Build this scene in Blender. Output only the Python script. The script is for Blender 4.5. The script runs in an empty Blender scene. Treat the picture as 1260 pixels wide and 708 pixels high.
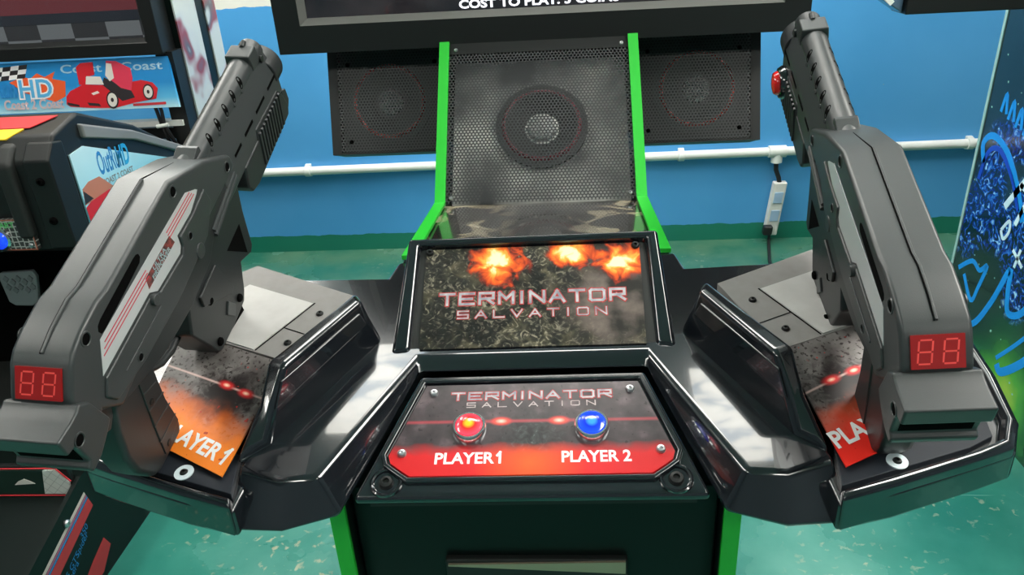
import bpy, bmesh, math, random
from mathutils import Vector, Matrix
random.seed(7)
S = bpy.context.scene
COL = S.collection
PI = math.pi
R = math.radians

# ------------------------------------------------------------------ camera, world, lights, exposure
cam_d = bpy.data.cameras.new('camera')
cam = bpy.data.objects.new('camera', cam_d)
COL.objects.link(cam)
S.camera = cam
cam_d.sensor_fit = 'HORIZONTAL'
cam_d.sensor_width = 36.0
cam_d.lens = 36.0 * 940.0 / 1260.0
cam_d.clip_start = 0.02
pit, yaw, rol = R(26.0), R(-4.55), R(-3.377)
fw = Vector((math.sin(yaw) * math.cos(pit), math.cos(yaw) * math.cos(pit), -math.sin(pit)))
rt = Vector((math.cos(yaw), -math.sin(yaw), 0))
up = rt.cross(fw)
r2 = math.cos(rol) * rt + math.sin(rol) * up
u2 = -math.sin(rol) * rt + math.cos(rol) * up
cm = Matrix((r2, u2, -fw)).transposed().to_4x4()
cm.translation = (0.0496, 0, 1.5)
cam.matrix_world = cm

S.view_settings.view_transform = 'Standard'
S.view_settings.look = 'None'
S.view_settings.gamma = 1.0
S.view_settings.use_curve_mapping = False
S.view_settings.exposure = 0.45

W = bpy.data.worlds.new('world')
S.world = W
W.use_nodes = True
W.node_tree.nodes['Background'].inputs[0].default_value = (0.75, 0.85, 1.0, 1)
W.node_tree.nodes['Background'].inputs[1].default_value = 0.25

def area(name, loc, sx, sy, watts, col=(1, 1, 1), rot=(0, 0, 0)):
    l = bpy.data.lights.new(name, 'AREA')
    l.shape = 'RECTANGLE'; l.size = sx; l.size_y = sy; l.energy = watts; l.color = col
    o = bpy.data.objects.new(name, l); COL.objects.link(o)
    o.location = loc; o.rotation_euler = rot
    return o
PANEL_POWER = 15.0          # emission of the added fill panels overhead
# unseen lamp panels added overhead, first pair for deck reflections, rest as fill, (x, y, size x, size y)
ADDED_LAMPS = [(-0.84, 2.38, 0.42, 0.74), (0.70, 2.08, 0.36, 0.5), (-1.85, 0.5, 0.4, 1.2), (-1.9, 2.0, 0.4, 0.8), (2.0, 2.0, 0.5, 1.0), (1.65, 0.62, 1.0, 1.4), (-1.5, -1.5, 0.7, 0.6), (1.5, -1.5, 0.7, 0.6), (-1.75, 2.85, 0.9, 0.8), (0.0, 2.88, 1.1, 0.5), (0.0, 1.86, 0.95, 0.34), (1.85, 2.95, 0.5, 0.6)]

# ------------------------------------------------------------------ materials
def nt(name):
    m = bpy.data.materials.new(name); m.use_nodes = True
    t = m.node_tree
    return m, t, t.nodes, t.links, t.nodes['Principled BSDF']
def mat(name, col, rough=0.5, metal=0.0, coat=0.0, emit=None, es=1.0, spec=0.5, bump=None, var=None, alpha=None):
    m, t, N, L, b = nt(name)
    b.inputs['Base Color'].default_value = (*col, 1)
    b.inputs['Roughness'].default_value = rough
    b.inputs['Metallic'].default_value = metal
    b.inputs['Coat Weight'].default_value = coat
    b.inputs['Coat Roughness'].default_value = 0.03
    b.inputs['Specular IOR Level'].default_value = spec
    if emit:
        b.inputs['Emission Color'].default_value = (*emit, 1)
        b.inputs['Emission Strength'].default_value = es
    if bump or var:
        tc = N.new('ShaderNodeTexCoord')
    if bump:
        n = N.new('ShaderNodeTexNoise'); n.inputs['Scale'].default_value = bump[0]
        L.new(tc.outputs['Object'], n.inputs['Vector'])
        bp = N.new('ShaderNodeBump'); bp.inputs['Strength'].default_value = bump[1]; bp.inputs['Distance'].default_value = 0.001
        L.new(n.outputs['Fac'], bp.inputs['Height']); L.new(bp.outputs['Normal'], b.inputs['Normal'])
    if var:   # (scale, second colour)
        n = N.new('ShaderNodeTexNoise'); n.inputs['Scale'].default_value = var[0]; n.inputs['Detail'].default_value = 5
        L.new(tc.outputs['Object'], n.inputs['Vector'])
        r = N.new('ShaderNodeValToRGB')
        r.color_ramp.elements[0].position = 0.38; r.color_ramp.elements[1].position = 0.68
        r.color_ramp.elements[0].color = (*col, 1); r.color_ramp.elements[1].color = (*var[1], 1)
        L.new(n.outputs['Fac'], r.inputs['Fac']); L.new(r.outputs['Color'], b.inputs['Base Color'])
    return m

class G:
    """small node graph writer"""
    def __init__(s, name):
        s.m, s.t, s.N, s.L, s.b = nt(name)
        s.uvn = None
    def sock(s, x, i):
        if isinstance(x, bpy.types.NodeSocket): s.L.new(x, i)
        else: i.default_value = x
    def math(s, op, a, b=0.0, c=None, clamp=False):
        n = s.N.new('ShaderNodeMath'); n.operation = op; n.use_clamp = clamp
        s.sock(a, n.inputs[0]); s.sock(b, n.inputs[1])
        if c is not None: s.sock(c, n.inputs[2])
        return n.outputs[0]
    def uv(s):
        if not s.uvn:
            s.uvn = s.N.new('ShaderNodeUVMap')
            x = s.N.new('ShaderNodeSeparateXYZ'); s.L.new(s.uvn.outputs[0], x.inputs[0]); s.sx = x
        return s.sx.outputs[0], s.sx.outputs[1]
    def noise(s, scale, detail=4, vec=None, col=False, dist=0.0):
        n = s.N.new('ShaderNodeTexNoise'); n.inputs['Scale'].default_value = scale; n.inputs['Detail'].default_value = detail
        n.inputs['Distortion'].default_value = dist
        if vec is None:
            s.uv(); vec = s.uvn.outputs[0]
        s.L.new(vec, n.inputs['Vector'])
        return n.outputs['Color'] if col else n.outputs['Fac']
    def voro(s, scale, feature='F1', vec=None, rnd=1.0):
        n = s.N.new('ShaderNodeTexVoronoi'); n.feature = feature; n.inputs['Scale'].default_value = scale
        n.inputs['Randomness'].default_value = rnd
        if vec is None:
            s.uv(); vec = s.uvn.outputs[0]
        s.L.new(vec, n.inputs['Vector'])
        return n.outputs['Distance']
    def ramp(s, f, stops, interp='LINEAR'):
        r = s.N.new('ShaderNodeValToRGB'); cr = r.color_ramp; cr.interpolation = interp
        while len(cr.elements) < len(stops): cr.elements.new(0.5)
        for e, (p, c) in zip(cr.elements, stops):
            e.position = p; e.color = (*c, 1) if len(c) == 3 else c
        s.L.new(f, r.inputs['Fac'])
        return r.outputs['Color']
    def mix(s, f, a, b, mode='MIX'):
        n = s.N.new('ShaderNodeMixRGB'); n.blend_type = mode
        for x, i in ((f, n.inputs[0]), (a, n.inputs[1]), (b, n.inputs[2])):
            if isinstance(x, tuple) and len(x) == 3: x = (*x, 1)
            s.sock(x, i)
        return n.outputs[0]
    def blob(s, cx, cy, rx, ry, wob=None, amt=0.0):
        """1 at a centre falling to 0 on an ellipse"""
        u, v = s.uv()
        dx = s.math('DIVIDE', s.math('SUBTRACT', u, cx), rx); dy = s.math('DIVIDE', s.math('SUBTRACT', v, cy), ry)
        d = s.math('SQRT', s.math('ADD', s.math('MULTIPLY', dx, dx), s.math('MULTIPLY', dy, dy)))
        if wob is not None: d = s.math('ADD', d, s.math('MULTIPLY', s.math('SUBTRACT', wob, 0.5), amt))
        return s.math('SUBTRACT', 1.0, d, clamp=True)
    def done(s, col, rough=0.4, coat=0.0, spec=0.5, metal=0.0):
        if isinstance(col, bpy.types.NodeSocket): s.L.new(col, s.b.inputs['Base Color'])
        else: s.b.inputs['Base Color'].default_value = (*col, 1)
        s.b.inputs['Roughness'].default_value = rough; s.b.inputs['Coat Weight'].default_value = coat
        s.b.inputs['Coat Roughness'].default_value = 0.05
        s.b.inputs['Specular IOR Level'].default_value = spec; s.b.inputs['Metallic'].default_value = metal
        return s.m

M = {}
M['gloss'] = mat('glossy_black_plastic', (0.007, 0.009, 0.012), 0.16, coat=1.0, spec=0.6)
M['gun'] = mat('gun_plastic', (0.036, 0.041, 0.042), 0.37, bump=(900, 0.08), spec=0.5)
M['gundark'] = mat('gun_plastic_dark', (0.019, 0.022, 0.023), 0.42, bump=(900, 0.08))
M['hole'] = mat('recess_black', (0.002, 0.002, 0.002), 0.9, spec=0.05)
M['satin'] = mat('satin_black', (0.009, 0.010, 0.010), 0.42, spec=0.35)
M['matt'] = mat('matt_black', (0.010, 0.012, 0.011), 0.6)
M['cab'] = mat('cabinet_black_laminate', (0.004, 0.008, 0.007), 0.35, spec=0.22)
M['green'] = mat('green_edge_trim', (0.022, 0.50, 0.035), 0.35)
M['chrome'] = mat('chrome', (0.75, 0.76, 0.78), 0.12, metal=1.0)
M['steel'] = mat('steel_screw', (0.6, 0.6, 0.62), 0.3, metal=1.0)
M['white'] = mat('white_paint', (0.80, 0.79, 0.76), 0.5)
M['pipe'] = mat('white_conduit_plastic', (0.78, 0.80, 0.76), 0.35)
M['text'] = mat('white_print', (0.85, 0.84, 0.84), 0.5)
M['red_line'] = mat('red_print', (0.55, 0.02, 0.05), 0.4)
M['silver'] = mat('silver_sticker', (0.60, 0.62, 0.63), 0.35, metal=0.3)
M['plate'] = mat('grey_powder_plate', (0.265, 0.255, 0.248), 0.6, spec=0.2, bump=(700, 0.15), var=(60, (0.245, 0.235, 0.228)))
M['whiteplate'] = mat('white_mount_plate', (0.52, 0.51, 0.495), 0.5, spec=0.3, var=(25, (0.46, 0.45, 0.435)))
M['floorplate'] = mat('dark_tray_floor', (0.016, 0.020, 0.027), 0.5, spec=0.25)
M['washer'] = mat('pale_washer', (0.62, 0.72, 0.76), 0.4)
M['grey'] = mat('grey_plastic', (0.20, 0.20, 0.20), 0.45)
M['pedal'] = mat('pedal_metal', (0.30, 0.31, 0.32), 0.4)
M['cable'] = mat('black_cable', (0.012, 0.012, 0.013), 0.45)
M['redtext'] = mat('logo_red_outline', (0.42, 0.03, 0.03), 0.5)
M['logo'] = mat('logo_metal_print', (0.46, 0.48, 0.51), 0.4, var=(70, (0.20, 0.21, 0.25)))
M['logored'] = mat('logo_small_print', (0.34, 0.27, 0.27), 0.4, var=(120, (0.55, 0.48, 0.48)))
M['ctext'] = mat('screen_letters', (0.8, 0.8, 0.85), 0.3, emit=(0.85, 0.85, 0.95), es=0.8)
M['seg'] = mat('red_segment', (0.75, 0.07, 0.06), 0.4, emit=(0.9, 0.05, 0.03), es=0.10)
M['disp'] = mat('red_display_window', (0.26, 0.008, 0.008), 0.25, coat=0.4, emit=(0.5, 0.01, 0.01), es=0.08)
M['btnred'] = mat('red_dome_button', (0.85, 0.01, 0.01), 0.2, coat=0.6)
M['amber'] = mat('dark_red_lens', (0.10, 0.004, 0.006), 0.15, coat=0.8)

def lit_button(name, core, mid, rim):
    g = G(name); u, v = g.uv()
    d = g.math('SQRT', g.math('ADD', g.math('MULTIPLY', u, u), g.math('MULTIPLY', v, v)))
    f = g.math('DIVIDE', d, 0.0165)
    c = g.ramp(f, [(0.0, core), (0.22, core), (0.5, mid), (1.0, rim)])
    g.L.new(c, g.b.inputs['Emission Color']); g.b.inputs['Emission Strength'].default_value = 0.75
    return g.done(c, 0.15, 0.8)
M['lred'] = lit_button('lit_red_dome', (1.0, 0.32, 0.01), (0.95, 0.015, 0.01), (0.85, 0.05, 0.09))
M['lblue'] = lit_button('lit_blue_dome', (0.03, 0.20, 1.0), (0.005, 0.02, 0.80), (0.01, 0.06, 0.75))

def perforated(name, col, pitch, rad):
    g = G(name); u, v = g.uv()
    px, py = pitch, pitch * 1.732
    def lat(off):
        a = g.math('SUBTRACT', g.math('FRACT', g.math('ADD', g.math('DIVIDE', u, px), off)), 0.5)
        b = g.math('SUBTRACT', g.math('FRACT', g.math('ADD', g.math('DIVIDE', v, py), off)), 0.5)
        a = g.math('MULTIPLY', a, px); b = g.math('MULTIPLY', b, py)
        return g.math('SQRT', g.math('ADD', g.math('MULTIPLY', a, a), g.math('MULTIPLY', b, b)))
    d = g.math('MINIMUM', lat(10.0), lat(10.5))
    hole = g.math('LESS_THAN', d, rad)
    tr = g.N.new('ShaderNodeBsdfTransparent'); mx = g.N.new('ShaderNodeMixShader')
    g.L.new(hole, mx.inputs[0]); g.L.new(g.b.outputs[0], mx.inputs[1]); g.L.new(tr.outputs[0], mx.inputs[2])
    g.L.new(mx.outputs[0], g.N['Material Output'].inputs['Surface'])
    g.done(col, 0.38)
    return g.m
M['perf'] = perforated('perforated_sheet', (0.030, 0.032, 0.034), 0.0075, 0.0025)
M['perf2'] = perforated('perforated_speaker_sheet', (0.028, 0.030, 0.031), 0.0075, 0.0022)

def sign_art():
    g = G('sign_board_art'); w = 0.318; h = 0.162
    n1 = g.noise(26, 8, dist=1.6); n2 = g.noise(75, 6, dist=2.5); n3 = g.noise(9, 3)
    base = g.ramp(n1, [(0.36, (0.004, 0.004, 0.004)), (0.48, (0.02, 0.019, 0.015)), (0.58, (0.11, 0.098, 0.060)), (0.72, (0.34, 0.30, 0.19))])
    base = g.mix(0.55, base, g.ramp(n2, [(0.38, (0.0, 0.0, 0.0)), (0.54, (0.035, 0.035, 0.03)), (0.70, (0.55, 0.50, 0.38))]), 'MIX')
    base = g.mix(0.85, base, g.ramp(g.noise(11, 4, dist=0.5), [(0.38, (0.30, 0.30, 0.30)), (0.60, (1.15, 1.15, 1.1))]), 'MULTIPLY')
    sm = g.ramp(g.noise(14, 6), [(0.45, (0.02, 0.018, 0.016)), (0.62, (0.20, 0.16, 0.14)), (0.78, (0.42, 0.33, 0.29))])
    base = g.mix(g.math('MULTIPLY', g.blob(0.275, 0.075, 0.10, 0.11, n3, 0.8), 1.6, clamp=True), base, sm)
    for cx, cy, rx, ry in ((0.105, 0.135, 0.047, 0.045), (0.213, 0.147, 0.038, 0.032), (0.282, 0.130, 0.045, 0.036)):
        f = g.blob(cx, cy, rx, ry, g.noise(45, 6, dist=1.0), 1.5)
        fire = g.ramp(f, [(0.0, (0.02, 0.005, 0.003)), (0.22, (0.36, 0.03, 0.008)), (0.45, (0.80, 0.12, 0.015)), (0.65, (1.0, 0.42, 0.06)), (0.85, (1.0, 0.88, 0.5))])
        base = g.mix(g.math('MULTIPLY', f, 3.5, clamp=True), base, fire)
    return g.done(base, 0.35)
M['sign'] = sign_art()

def panel_art():
    g = G('control_panel_art'); u, v = g.uv()
    n = g.noise(30, 5); n2 = g.noise(110, 4)
    base = g.ramp(n, [(0.3, (0.020, 0.015, 0.018)), (0.55, (0.055, 0.040, 0.045)), (0.75, (0.15, 0.11, 0.12))])
    sp = g.math('GREATER_THAN', g.noise(140, 2), 0.68)
    base = g.mix(g.math('MULTIPLY', sp, 0.7), base, (0.008, 0.005, 0.006))
    core = g.blob(0.0, 0.055, 0.055, 0.05, n2, 0.6)
    base = g.mix(g.math('MULTIPLY', core, 1.1, clamp=True), base, g.ramp(g.noise(90, 5, dist=1.5), [(0.35, (0.004, 0.005, 0.005)), (0.6, (0.03, 0.035, 0.035)), (0.8, (0.16, 0.19, 0.18))]))
    line = g.math('SUBTRACT', 1.0, g.math('DIVIDE', g.math('ABSOLUTE', g.math('SUBTRACT', v, 0.079)), 0.0035), clamp=True)
    base = g.mix(g.math('MULTIPLY', line, 0.7), base, (0.50, 0.05, 0.07))
    for x in (-0.037, 0.036):
        f = g.blob(x, 0.079, 0.016, 0.008)
        base = g.mix(g.math('MULTIPLY', f, 1.8, clamp=True), base, g.ramp(f, [(0, (0.4, 0.01, 0.02)), (0.5, (0.95, 0.08, 0.05)), (1, (1.0, 0.6, 0.5))]))
    rb = g.math('SUBTRACT', 1.0, g.math('DIVIDE', g.math('SUBTRACT', g.math('ADD', v, g.math('MULTIPLY', g.math('SUBTRACT', n, 0.5), 0.02)), 0.030), 0.016), clamp=True)
    mid = g.blob(0.0, 0.018, 0.07, 0.05)
    red = g.mix(g.math('MULTIPLY', mid, 1.0, clamp=True), (0.62, 0.010, 0.014), (0.85, 0.10, 0.012))
    base = g.mix(rb, base, red)
    return g.done(base, 0.3, 0.3)
M['panelart'] = panel_art()

def tray_art(name, low, mid):
    g = G(name); u, v = g.uv()
    n = g.noise(28, 5)
    top = g.ramp(n, [(0.3, (0.06, 0.052, 0.05)), (0.6, (0.19, 0.175, 0.168)), (0.8, (0.27, 0.25, 0.24))])
    spk = g.ramp(g.noise(170, 3), [(0.56, (0, 0, 0)), (0.64, (1, 1, 1))])
    top = g.mix(spk, top, (0.03, 0.022, 0.02))
    dark = g.blob(0.075, 0.085, 0.06, 0.05, g.noise(60, 5, dist=1.5), 1.2)
    top = g.mix(g.math('MULTIPLY', dark, 2.0, clamp=True), top, (0.018, 0.014, 0.014))
    wv = g.math('ADD', v, g.math('MULTIPLY', g.math('SUBTRACT', n, 0.5), 0.05))
    f = g.math('SUBTRACT', 1.0, g.math('DIVIDE', g.math('SUBTRACT', wv, 0.030), 0.055), clamp=True)
    col = g.mix(f, top, g.ramp(wv, [(0.0, low), (0.03, low), (0.065, mid), (0.08, (0.12, 0.06, 0.05))]))
    line = g.math('SUBTRACT', 1.0, g.math('DIVIDE', g.math('ABSOLUTE', g.math('SUBTRACT', g.math('SUBTRACT', v, 0.098), g.math('MULTIPLY', u, 0.06))), 0.0022), clamp=True)
    col = g.mix(g.math('MULTIPLY', line, 0.75), col, (0.80, 0.55, 0.50))
    for x in (0.10, 0.065):
        fb = g.blob(x, 0.103, 0.017, 0.008)
        col = g.mix(g.math('MULTIPLY', fb, 2.0, clamp=True), col, g.ramp(fb, [(0, (0.20, 0.01, 0.012)), (0.6, (0.65, 0.03, 0.03)), (0.95, (1.0, 0.7, 0.5))]))
    drops = g.math('GREATER_THAN', g.noise(90, 2), 0.70)
    col = g.mix(g.math('MULTIPLY', drops, 0.8), col, (0.40, 0.015, 0.012))
    return g.done(col, 0.42, 0.0, spec=0.3)
M['art1'] = tray_art('orange_tray_art', (0.92, 0.24, 0.025), (0.85, 0.16, 0.02))
M['art2'] = tray_art('red_tray_art', (0.80, 0.025, 0.015), (0.80, 0.10, 0.02))

def graphic_art():
    g = G('column_graphic_art'); u, v = g.uv()
    n = g.noise(16, 6, dist=1.0)
    c = g.ramp(n, [(0.40, (0.008, 0.008, 0.008)), (0.52, (0.02, 0.018, 0.016)), (0.56, (0.24, 0.20, 0.13)), (0.75, (0.42, 0.38, 0.28))])
    side = g.math('SUBTRACT', 1.0, g.math('DIVIDE', g.math('ABSOLUTE', u), 0.16), clamp=True)
    c = g.mix(g.math('MULTIPLY', side, 1.3, clamp=True), c, g.ramp(g.noise(40, 6, dist=1.5), [(0.4, (0.006, 0.006, 0.006)), (0.65, (0.03, 0.03, 0.028)), (0.8, (0.2, 0.19, 0.16))]))
    return g.done(c, 0.12, 0.6)
M['graphic'] = graphic_art()

def wall_mat():
    g = G('blue_painted_wall')
    tc = g.N.new('ShaderNodeTexCoord'); s = g.N.new('ShaderNodeSeparateXYZ'); g.L.new(tc.outputs['Object'], s.inputs[0])
    o = tc.outputs['Object']
    blue = g.ramp(g.noise(1.3, 4, o), [(0.35, (0.070, 0.34, 0.70)), (0.65, (0.10, 0.40, 0.78))])
    chip = g.math('GREATER_THAN', g.noise(9, 3, o), 0.745)
    blue = g.mix(chip, blue, (0.25, 0.40, 0.55))
    zz = g.math('ADD', s.outputs[2], g.math('MULTIPLY', g.math('SUBTRACT', g.noise(14, 4, o), 0.5), 0.02))
    top = g.mix(g.math('GREATER_THAN', zz, 1.235), (0.80, 0.79, 0.72), (0.42, 0.60, 0.70))
    c = g.mix(g.math('GREATER_THAN', zz, 1.19), blue, top)
    low = g.math('LESS_THAN', zz, 0.085)
    c = g.mix(low, c, (0.012, 0.20, 0.13))
    return g.done(c, 0.42, 0.1)
M['wall'] = wall_mat()
def floor_mat():
    g = G('teal_painted_floor')
    tc = g.N.new('ShaderNodeTexCoord'); o = tc.outputs['Object']
    n = g.noise(2.2, 6, o)
    c = g.ramp(n, [(0.3, (0.018, 0.19, 0.145)), (0.52, (0.05, 0.29, 0.225)), (0.72, (0.16, 0.46, 0.37))])
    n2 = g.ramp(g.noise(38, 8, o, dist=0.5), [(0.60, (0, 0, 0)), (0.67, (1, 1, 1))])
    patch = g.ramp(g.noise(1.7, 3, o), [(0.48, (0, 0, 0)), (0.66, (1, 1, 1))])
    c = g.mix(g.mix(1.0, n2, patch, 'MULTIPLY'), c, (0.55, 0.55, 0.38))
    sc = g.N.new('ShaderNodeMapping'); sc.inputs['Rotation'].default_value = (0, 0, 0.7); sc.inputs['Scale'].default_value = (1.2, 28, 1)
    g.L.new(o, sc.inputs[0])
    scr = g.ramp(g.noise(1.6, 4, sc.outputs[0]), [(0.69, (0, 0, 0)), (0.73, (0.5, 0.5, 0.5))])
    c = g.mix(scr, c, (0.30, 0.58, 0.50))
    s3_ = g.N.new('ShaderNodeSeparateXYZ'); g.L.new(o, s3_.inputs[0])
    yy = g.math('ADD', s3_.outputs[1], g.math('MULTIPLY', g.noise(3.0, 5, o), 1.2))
    olive_mask = g.math('DIVIDE', g.math('SUBTRACT', yy, 2.35), 0.6, clamp=True)  # floor colour goes darker olive towards the back wall
    c = g.mix(g.math('MULTIPLY', olive_mask, 0.8), c, g.ramp(g.noise(5.0, 5, o), [(0.35, (0.020, 0.12, 0.075)), (0.65, (0.085, 0.17, 0.10))]))
    rr = g.ramp(n, [(0.3, (0.16,) * 3), (0.7, (0.34,) * 3)])
    m = g.done(c, 0.25, 0.0)
    g.L.new(rr, g.b.inputs['Roughness'])
    return m
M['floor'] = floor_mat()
M['ceil'] = mat('white_ceiling', (0.75, 0.74, 0.70), 0.8)
M['plain'] = mat('dim_side_wall', (0.16, 0.20, 0.23), 0.7)

# ------------------------------------------------------------------ geometry helpers
TILT = [0.0]
class MB:
    def __init__(s): s.bm = bmesh.new()
    def poly(s, pts):
        return s.bm.faces.new([s.bm.verts.new(p) for p in pts])
    def loft(s, rings, cap=True, closed=True):
        vs = [[s.bm.verts.new(p) for p in r] for r in rings]
        n = len(vs[0])
        for a, b in zip(vs, vs[1:]):
            for i in range(n if closed else n - 1):
                j = (i + 1) % n
                s.bm.faces.new((a[i], a[j], b[j], b[i]))
        if cap and closed:
            s.bm.faces.new(vs[0]); s.bm.faces.new(vs[-1])
        return s
    def box(s, x0, x1, y0, y1, z0, z1):
        return s.loft([[(x0, y0, z), (x1, y0, z), (x1, y1, z), (x0, y1, z)] for z in (z0, z1)])
    def prism(s, prof, w0, w1, f):
        """profile of 2D points lifted by f(a, b, w)"""
        return s.loft([[f(a, b, w) for a, b in prof] for w in (w0, w1)])
    def cyl(s, p0, p1, r0, r1=None, n=24, cap=True):
        p0, p1 = Vector(p0), Vector(p1); r1 = r0 if r1 is None else r1
        d = (p1 - p0).normalized()
        a = d.orthogonal().normalized(); b = d.cross(a)
        ring = lambda c, r: [c + r * (math.cos(2 * PI * i / n) * a + math.sin(2 * PI * i / n) * b) for i in range(n)]
        return s.loft([ring(p0, r0), ring(p1, r1)], cap)
    def lathe(s, p, d, prof, n=28):
        """profile of (radius, height) about axis d from p"""
        p, d = Vector(p), Vector(d).normalized()
        a = d.orthogonal().normalized(); b = d.cross(a)
        rings = [[p + d * h + max(r, 1e-5) * (math.cos(2 * PI * i / n) * a + math.sin(2 * PI * i / n) * b) for i in range(n)] for r, h in prof]
        return s.loft(rings, False)
    def tube(s, pts, r, n=10):
        pts = [Vector(p) for p in pts]
        rings = []
        a = None
        for i, p in enumerate(pts):
            d = (pts[min(i + 1, len(pts) - 1)] - pts[max(i - 1, 0)]).normalized()
            a = d.orthogonal().normalized() if a is None else (a - d * a.dot(d)).normalized()
            b = d.cross(a)
            rings.append([p + r * (math.cos(2 * PI * k / n) * a + math.sin(2 * PI * k / n) * b) for k in range(n)])
        return s.loft(rings, True)
    def build(s, name, m, parent=None, off=(0, 0, 0), bevel=0.0, seg=3, smooth=True, tf=None):
        bm = s.bm
        if tf:
            for v in bm.verts: v.co = tf(v.co)
        if TILT[0]:
            for v in bm.verts: v.co.z += TILT[0] * v.co.x
        bmesh.ops.recalc_face_normals(bm, faces=bm.faces)
        o_ = Vector(off)
        for v in bm.verts: v.co -= o_
        me = bpy.data.meshes.new(name); bm.to_mesh(me); bm.free()
        me.materials.append(m)
        o = bpy.data.objects.new(name, me); COL.objects.link(o)
        if parent: o.parent = parent
        else: o.location = off
        if smooth:
            for p in me.polygons: p.use_smooth = True
        if bevel:
            b = o.modifiers.new('bevel', 'BEVEL'); b.width = bevel; b.segments = seg; b.limit_method = 'ANGLE'; b.angle_limit = R(28)
            b.harden_normals = True
        elif smooth:
            me.set_sharp_from_angle(angle=R(35))
        return o
def uvproj(o, origin, ua, va, off=(0, 0, 0)):
    me = o.data; l = me.uv_layers.new(name='UVMap')
    og = Vector(origin) - Vector(off); ua, va = Vector(ua), Vector(va)
    for p in me.polygons:
        for li in p.loop_indices:
            d = me.vertices[me.loops[li].vertex_index].co - og
            l.data[li].uv = (d.dot(ua), d.dot(va))
def tag(o, label=None, cat=None, group=None, kind=None):
    if label: o['label'] = label
    if cat: o['category'] = cat
    if group: o['group'] = group
    if kind: o['kind'] = kind
    return o
def empty(name, loc, label, cat, group=None):
    o = bpy.data.objects.new(name, None); COL.objects.link(o); o.location = loc; o.empty_display_size = 0.1
    return tag(o, label, cat, group)
def text(name, s, h, m, parent, org, xd, yd, off=(0, 0, 0), align='CENTER', bold=0.0, sx=1.0, ext=0.0003, shear=0.0):
    cu = bpy.data.curves.new(name, 'FONT'); cu.body = s; cu.align_x = align; cu.size = 1.0; cu.offset = bold; cu.extrude = 0; cu.shear = shear
    cu.resolution_u = 3
    t = bpy.data.objects.new(name, cu); COL.objects.link(t)
    dg = bpy.context.evaluated_depsgraph_get()
    me = bpy.data.meshes.new_from_object(t.evaluated_get(dg)); bpy.data.objects.remove(t); bpy.data.curves.remove(cu)
    xd, yd = Vector(xd).normalized(), Vector(yd).normalized(); nd = xd.cross(yd).normalized()
    k = h / 0.70
    og = Vector(org) - Vector(off)
    for v in me.vertices: v.co = og + xd * (v.co.x * k * sx) + yd * (v.co.y * k) + nd * ext
    if TILT[0]:
        for v in me.vertices: v.co.z += TILT[0] * v.co.x
    me.materials.clear(); me.materials.append(m)
    o = bpy.data.objects.new(name, me); COL.objects.link(o); o.parent = parent
    return o
GL = {'T': [[(0, 1), (1, 1)], [(.5, 1), (.5, 0)]], 'E': [[(1, 1), (0, 1), (0, 0), (1, 0)], [(0, .5), (.85, .5)]],
      'R': [[(0, 0), (0, 1), (1, 1), (1, .5), (0, .45)], [(.45, .5), (1, 0)]], 'M': [[(0, 0), (0, 1), (.5, .4), (1, 1), (1, 0)]],
      'I': [[(.5, 0), (.5, 1)]], 'N': [[(0, 0), (0, 1), (1, 0), (1, 1)]], 'A': [[(0, 0), (.5, 1), (1, 0)], [(.25, .35), (.75, .35)]],
      'O': [[(0, .12), (0, .88), (.12, 1), (.88, 1), (1, .88), (1, .12), (.88, 0), (.12, 0), (0, .12)]],
      'S': [[(1, 1), (0, 1), (0, .5), (1, .5), (1, 0), (0, 0)]], 'L': [[(0, 1), (0, 0), (1, 0)]], 'V': [[(0, 1), (.5, 0), (1, 1)]]}
GL['1'] = [[(0.0, .70), (.55, 1), (.55, 0)]]
GL['2'] = [[(0, .72), (.12, .95), (.5, 1), (.88, .92), (1, .72), (.9, .5), (0, 0), (1, 0)]]
def strokes(name, s, width, h, th, m, parent, org, xd, yd, off, lift, gap=0.45):
    mb = MB(); xd, yd = Vector(xd).normalized(), Vector(yd).normalized(); nd = xd.cross(yd)
    wid = [0.35 if c == 'I' else 1.0 for c in s]
    tot = sum(wid) + gap * (len(s) - 1); k = width / tot
    x = -width / 2; og = Vector(org)
    for c, w in zip(s, wid):
        for pl in GL[c]:
            for a, b in zip(pl, pl[1:]):
                A = Vector((x + a[0] * w * k, a[1] * h)); B = Vector((x + b[0] * w * k, b[1] * h))
                d = (B - A).normalized() * th / 2; q = Vector((-d.y, d.x)); A = A - d; B = B + d
                mb.poly([og + xd * p.x + yd * p.y + nd * lift for p in (A - q, B - q, B + q, A + q)])
                lift += 0.000002
        x += (w + gap) * k
    return mb.build(name, m, parent, off, smooth=False)
def screw(parent, p, d, off, r=0.005, m=None, name='screw'):
    mb = MB(); mb.lathe(p, d, [(r, 0), (r, r * .35), (r * .75, r * .7), (r * .42, r * .75), (r * .38, r * .3), (0.0, r * .3)], 16)
    return mb.build(name, m or M['steel'], parent, off)

# ------------------------------------------------------------------ room shell
WY = 3.55
def struct(name, mb, m): return tag(mb.build(name, m, smooth=False), kind='structure')
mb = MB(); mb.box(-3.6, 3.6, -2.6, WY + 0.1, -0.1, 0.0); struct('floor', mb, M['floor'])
mb = MB(); mb.box(-3.6, 3.6, WY, WY + 0.12, 0.0, 2.9); struct('wall_back', mb, M['wall'])
mb = MB(); mb.box(-3.7, -3.6, -2.6, WY + 0.12, 0.0, 2.9); struct('wall_left', mb, M['plain'])
mb = MB(); mb.box(3.6, 3.7, -2.6, WY + 0.12, 0.0, 2.9); struct('wall_right', mb, M['plain'])
mb = MB(); mb.box(-3.6, 3.6, -2.7, -2.6, 0.0, 2.9); struct('wall_front', mb, M['plain'])
mb = MB(); mb.box(-3.7, 3.7, -2.7, WY + 0.12, 2.9, 3.0); struct('ceiling', mb, M['ceil'])
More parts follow.
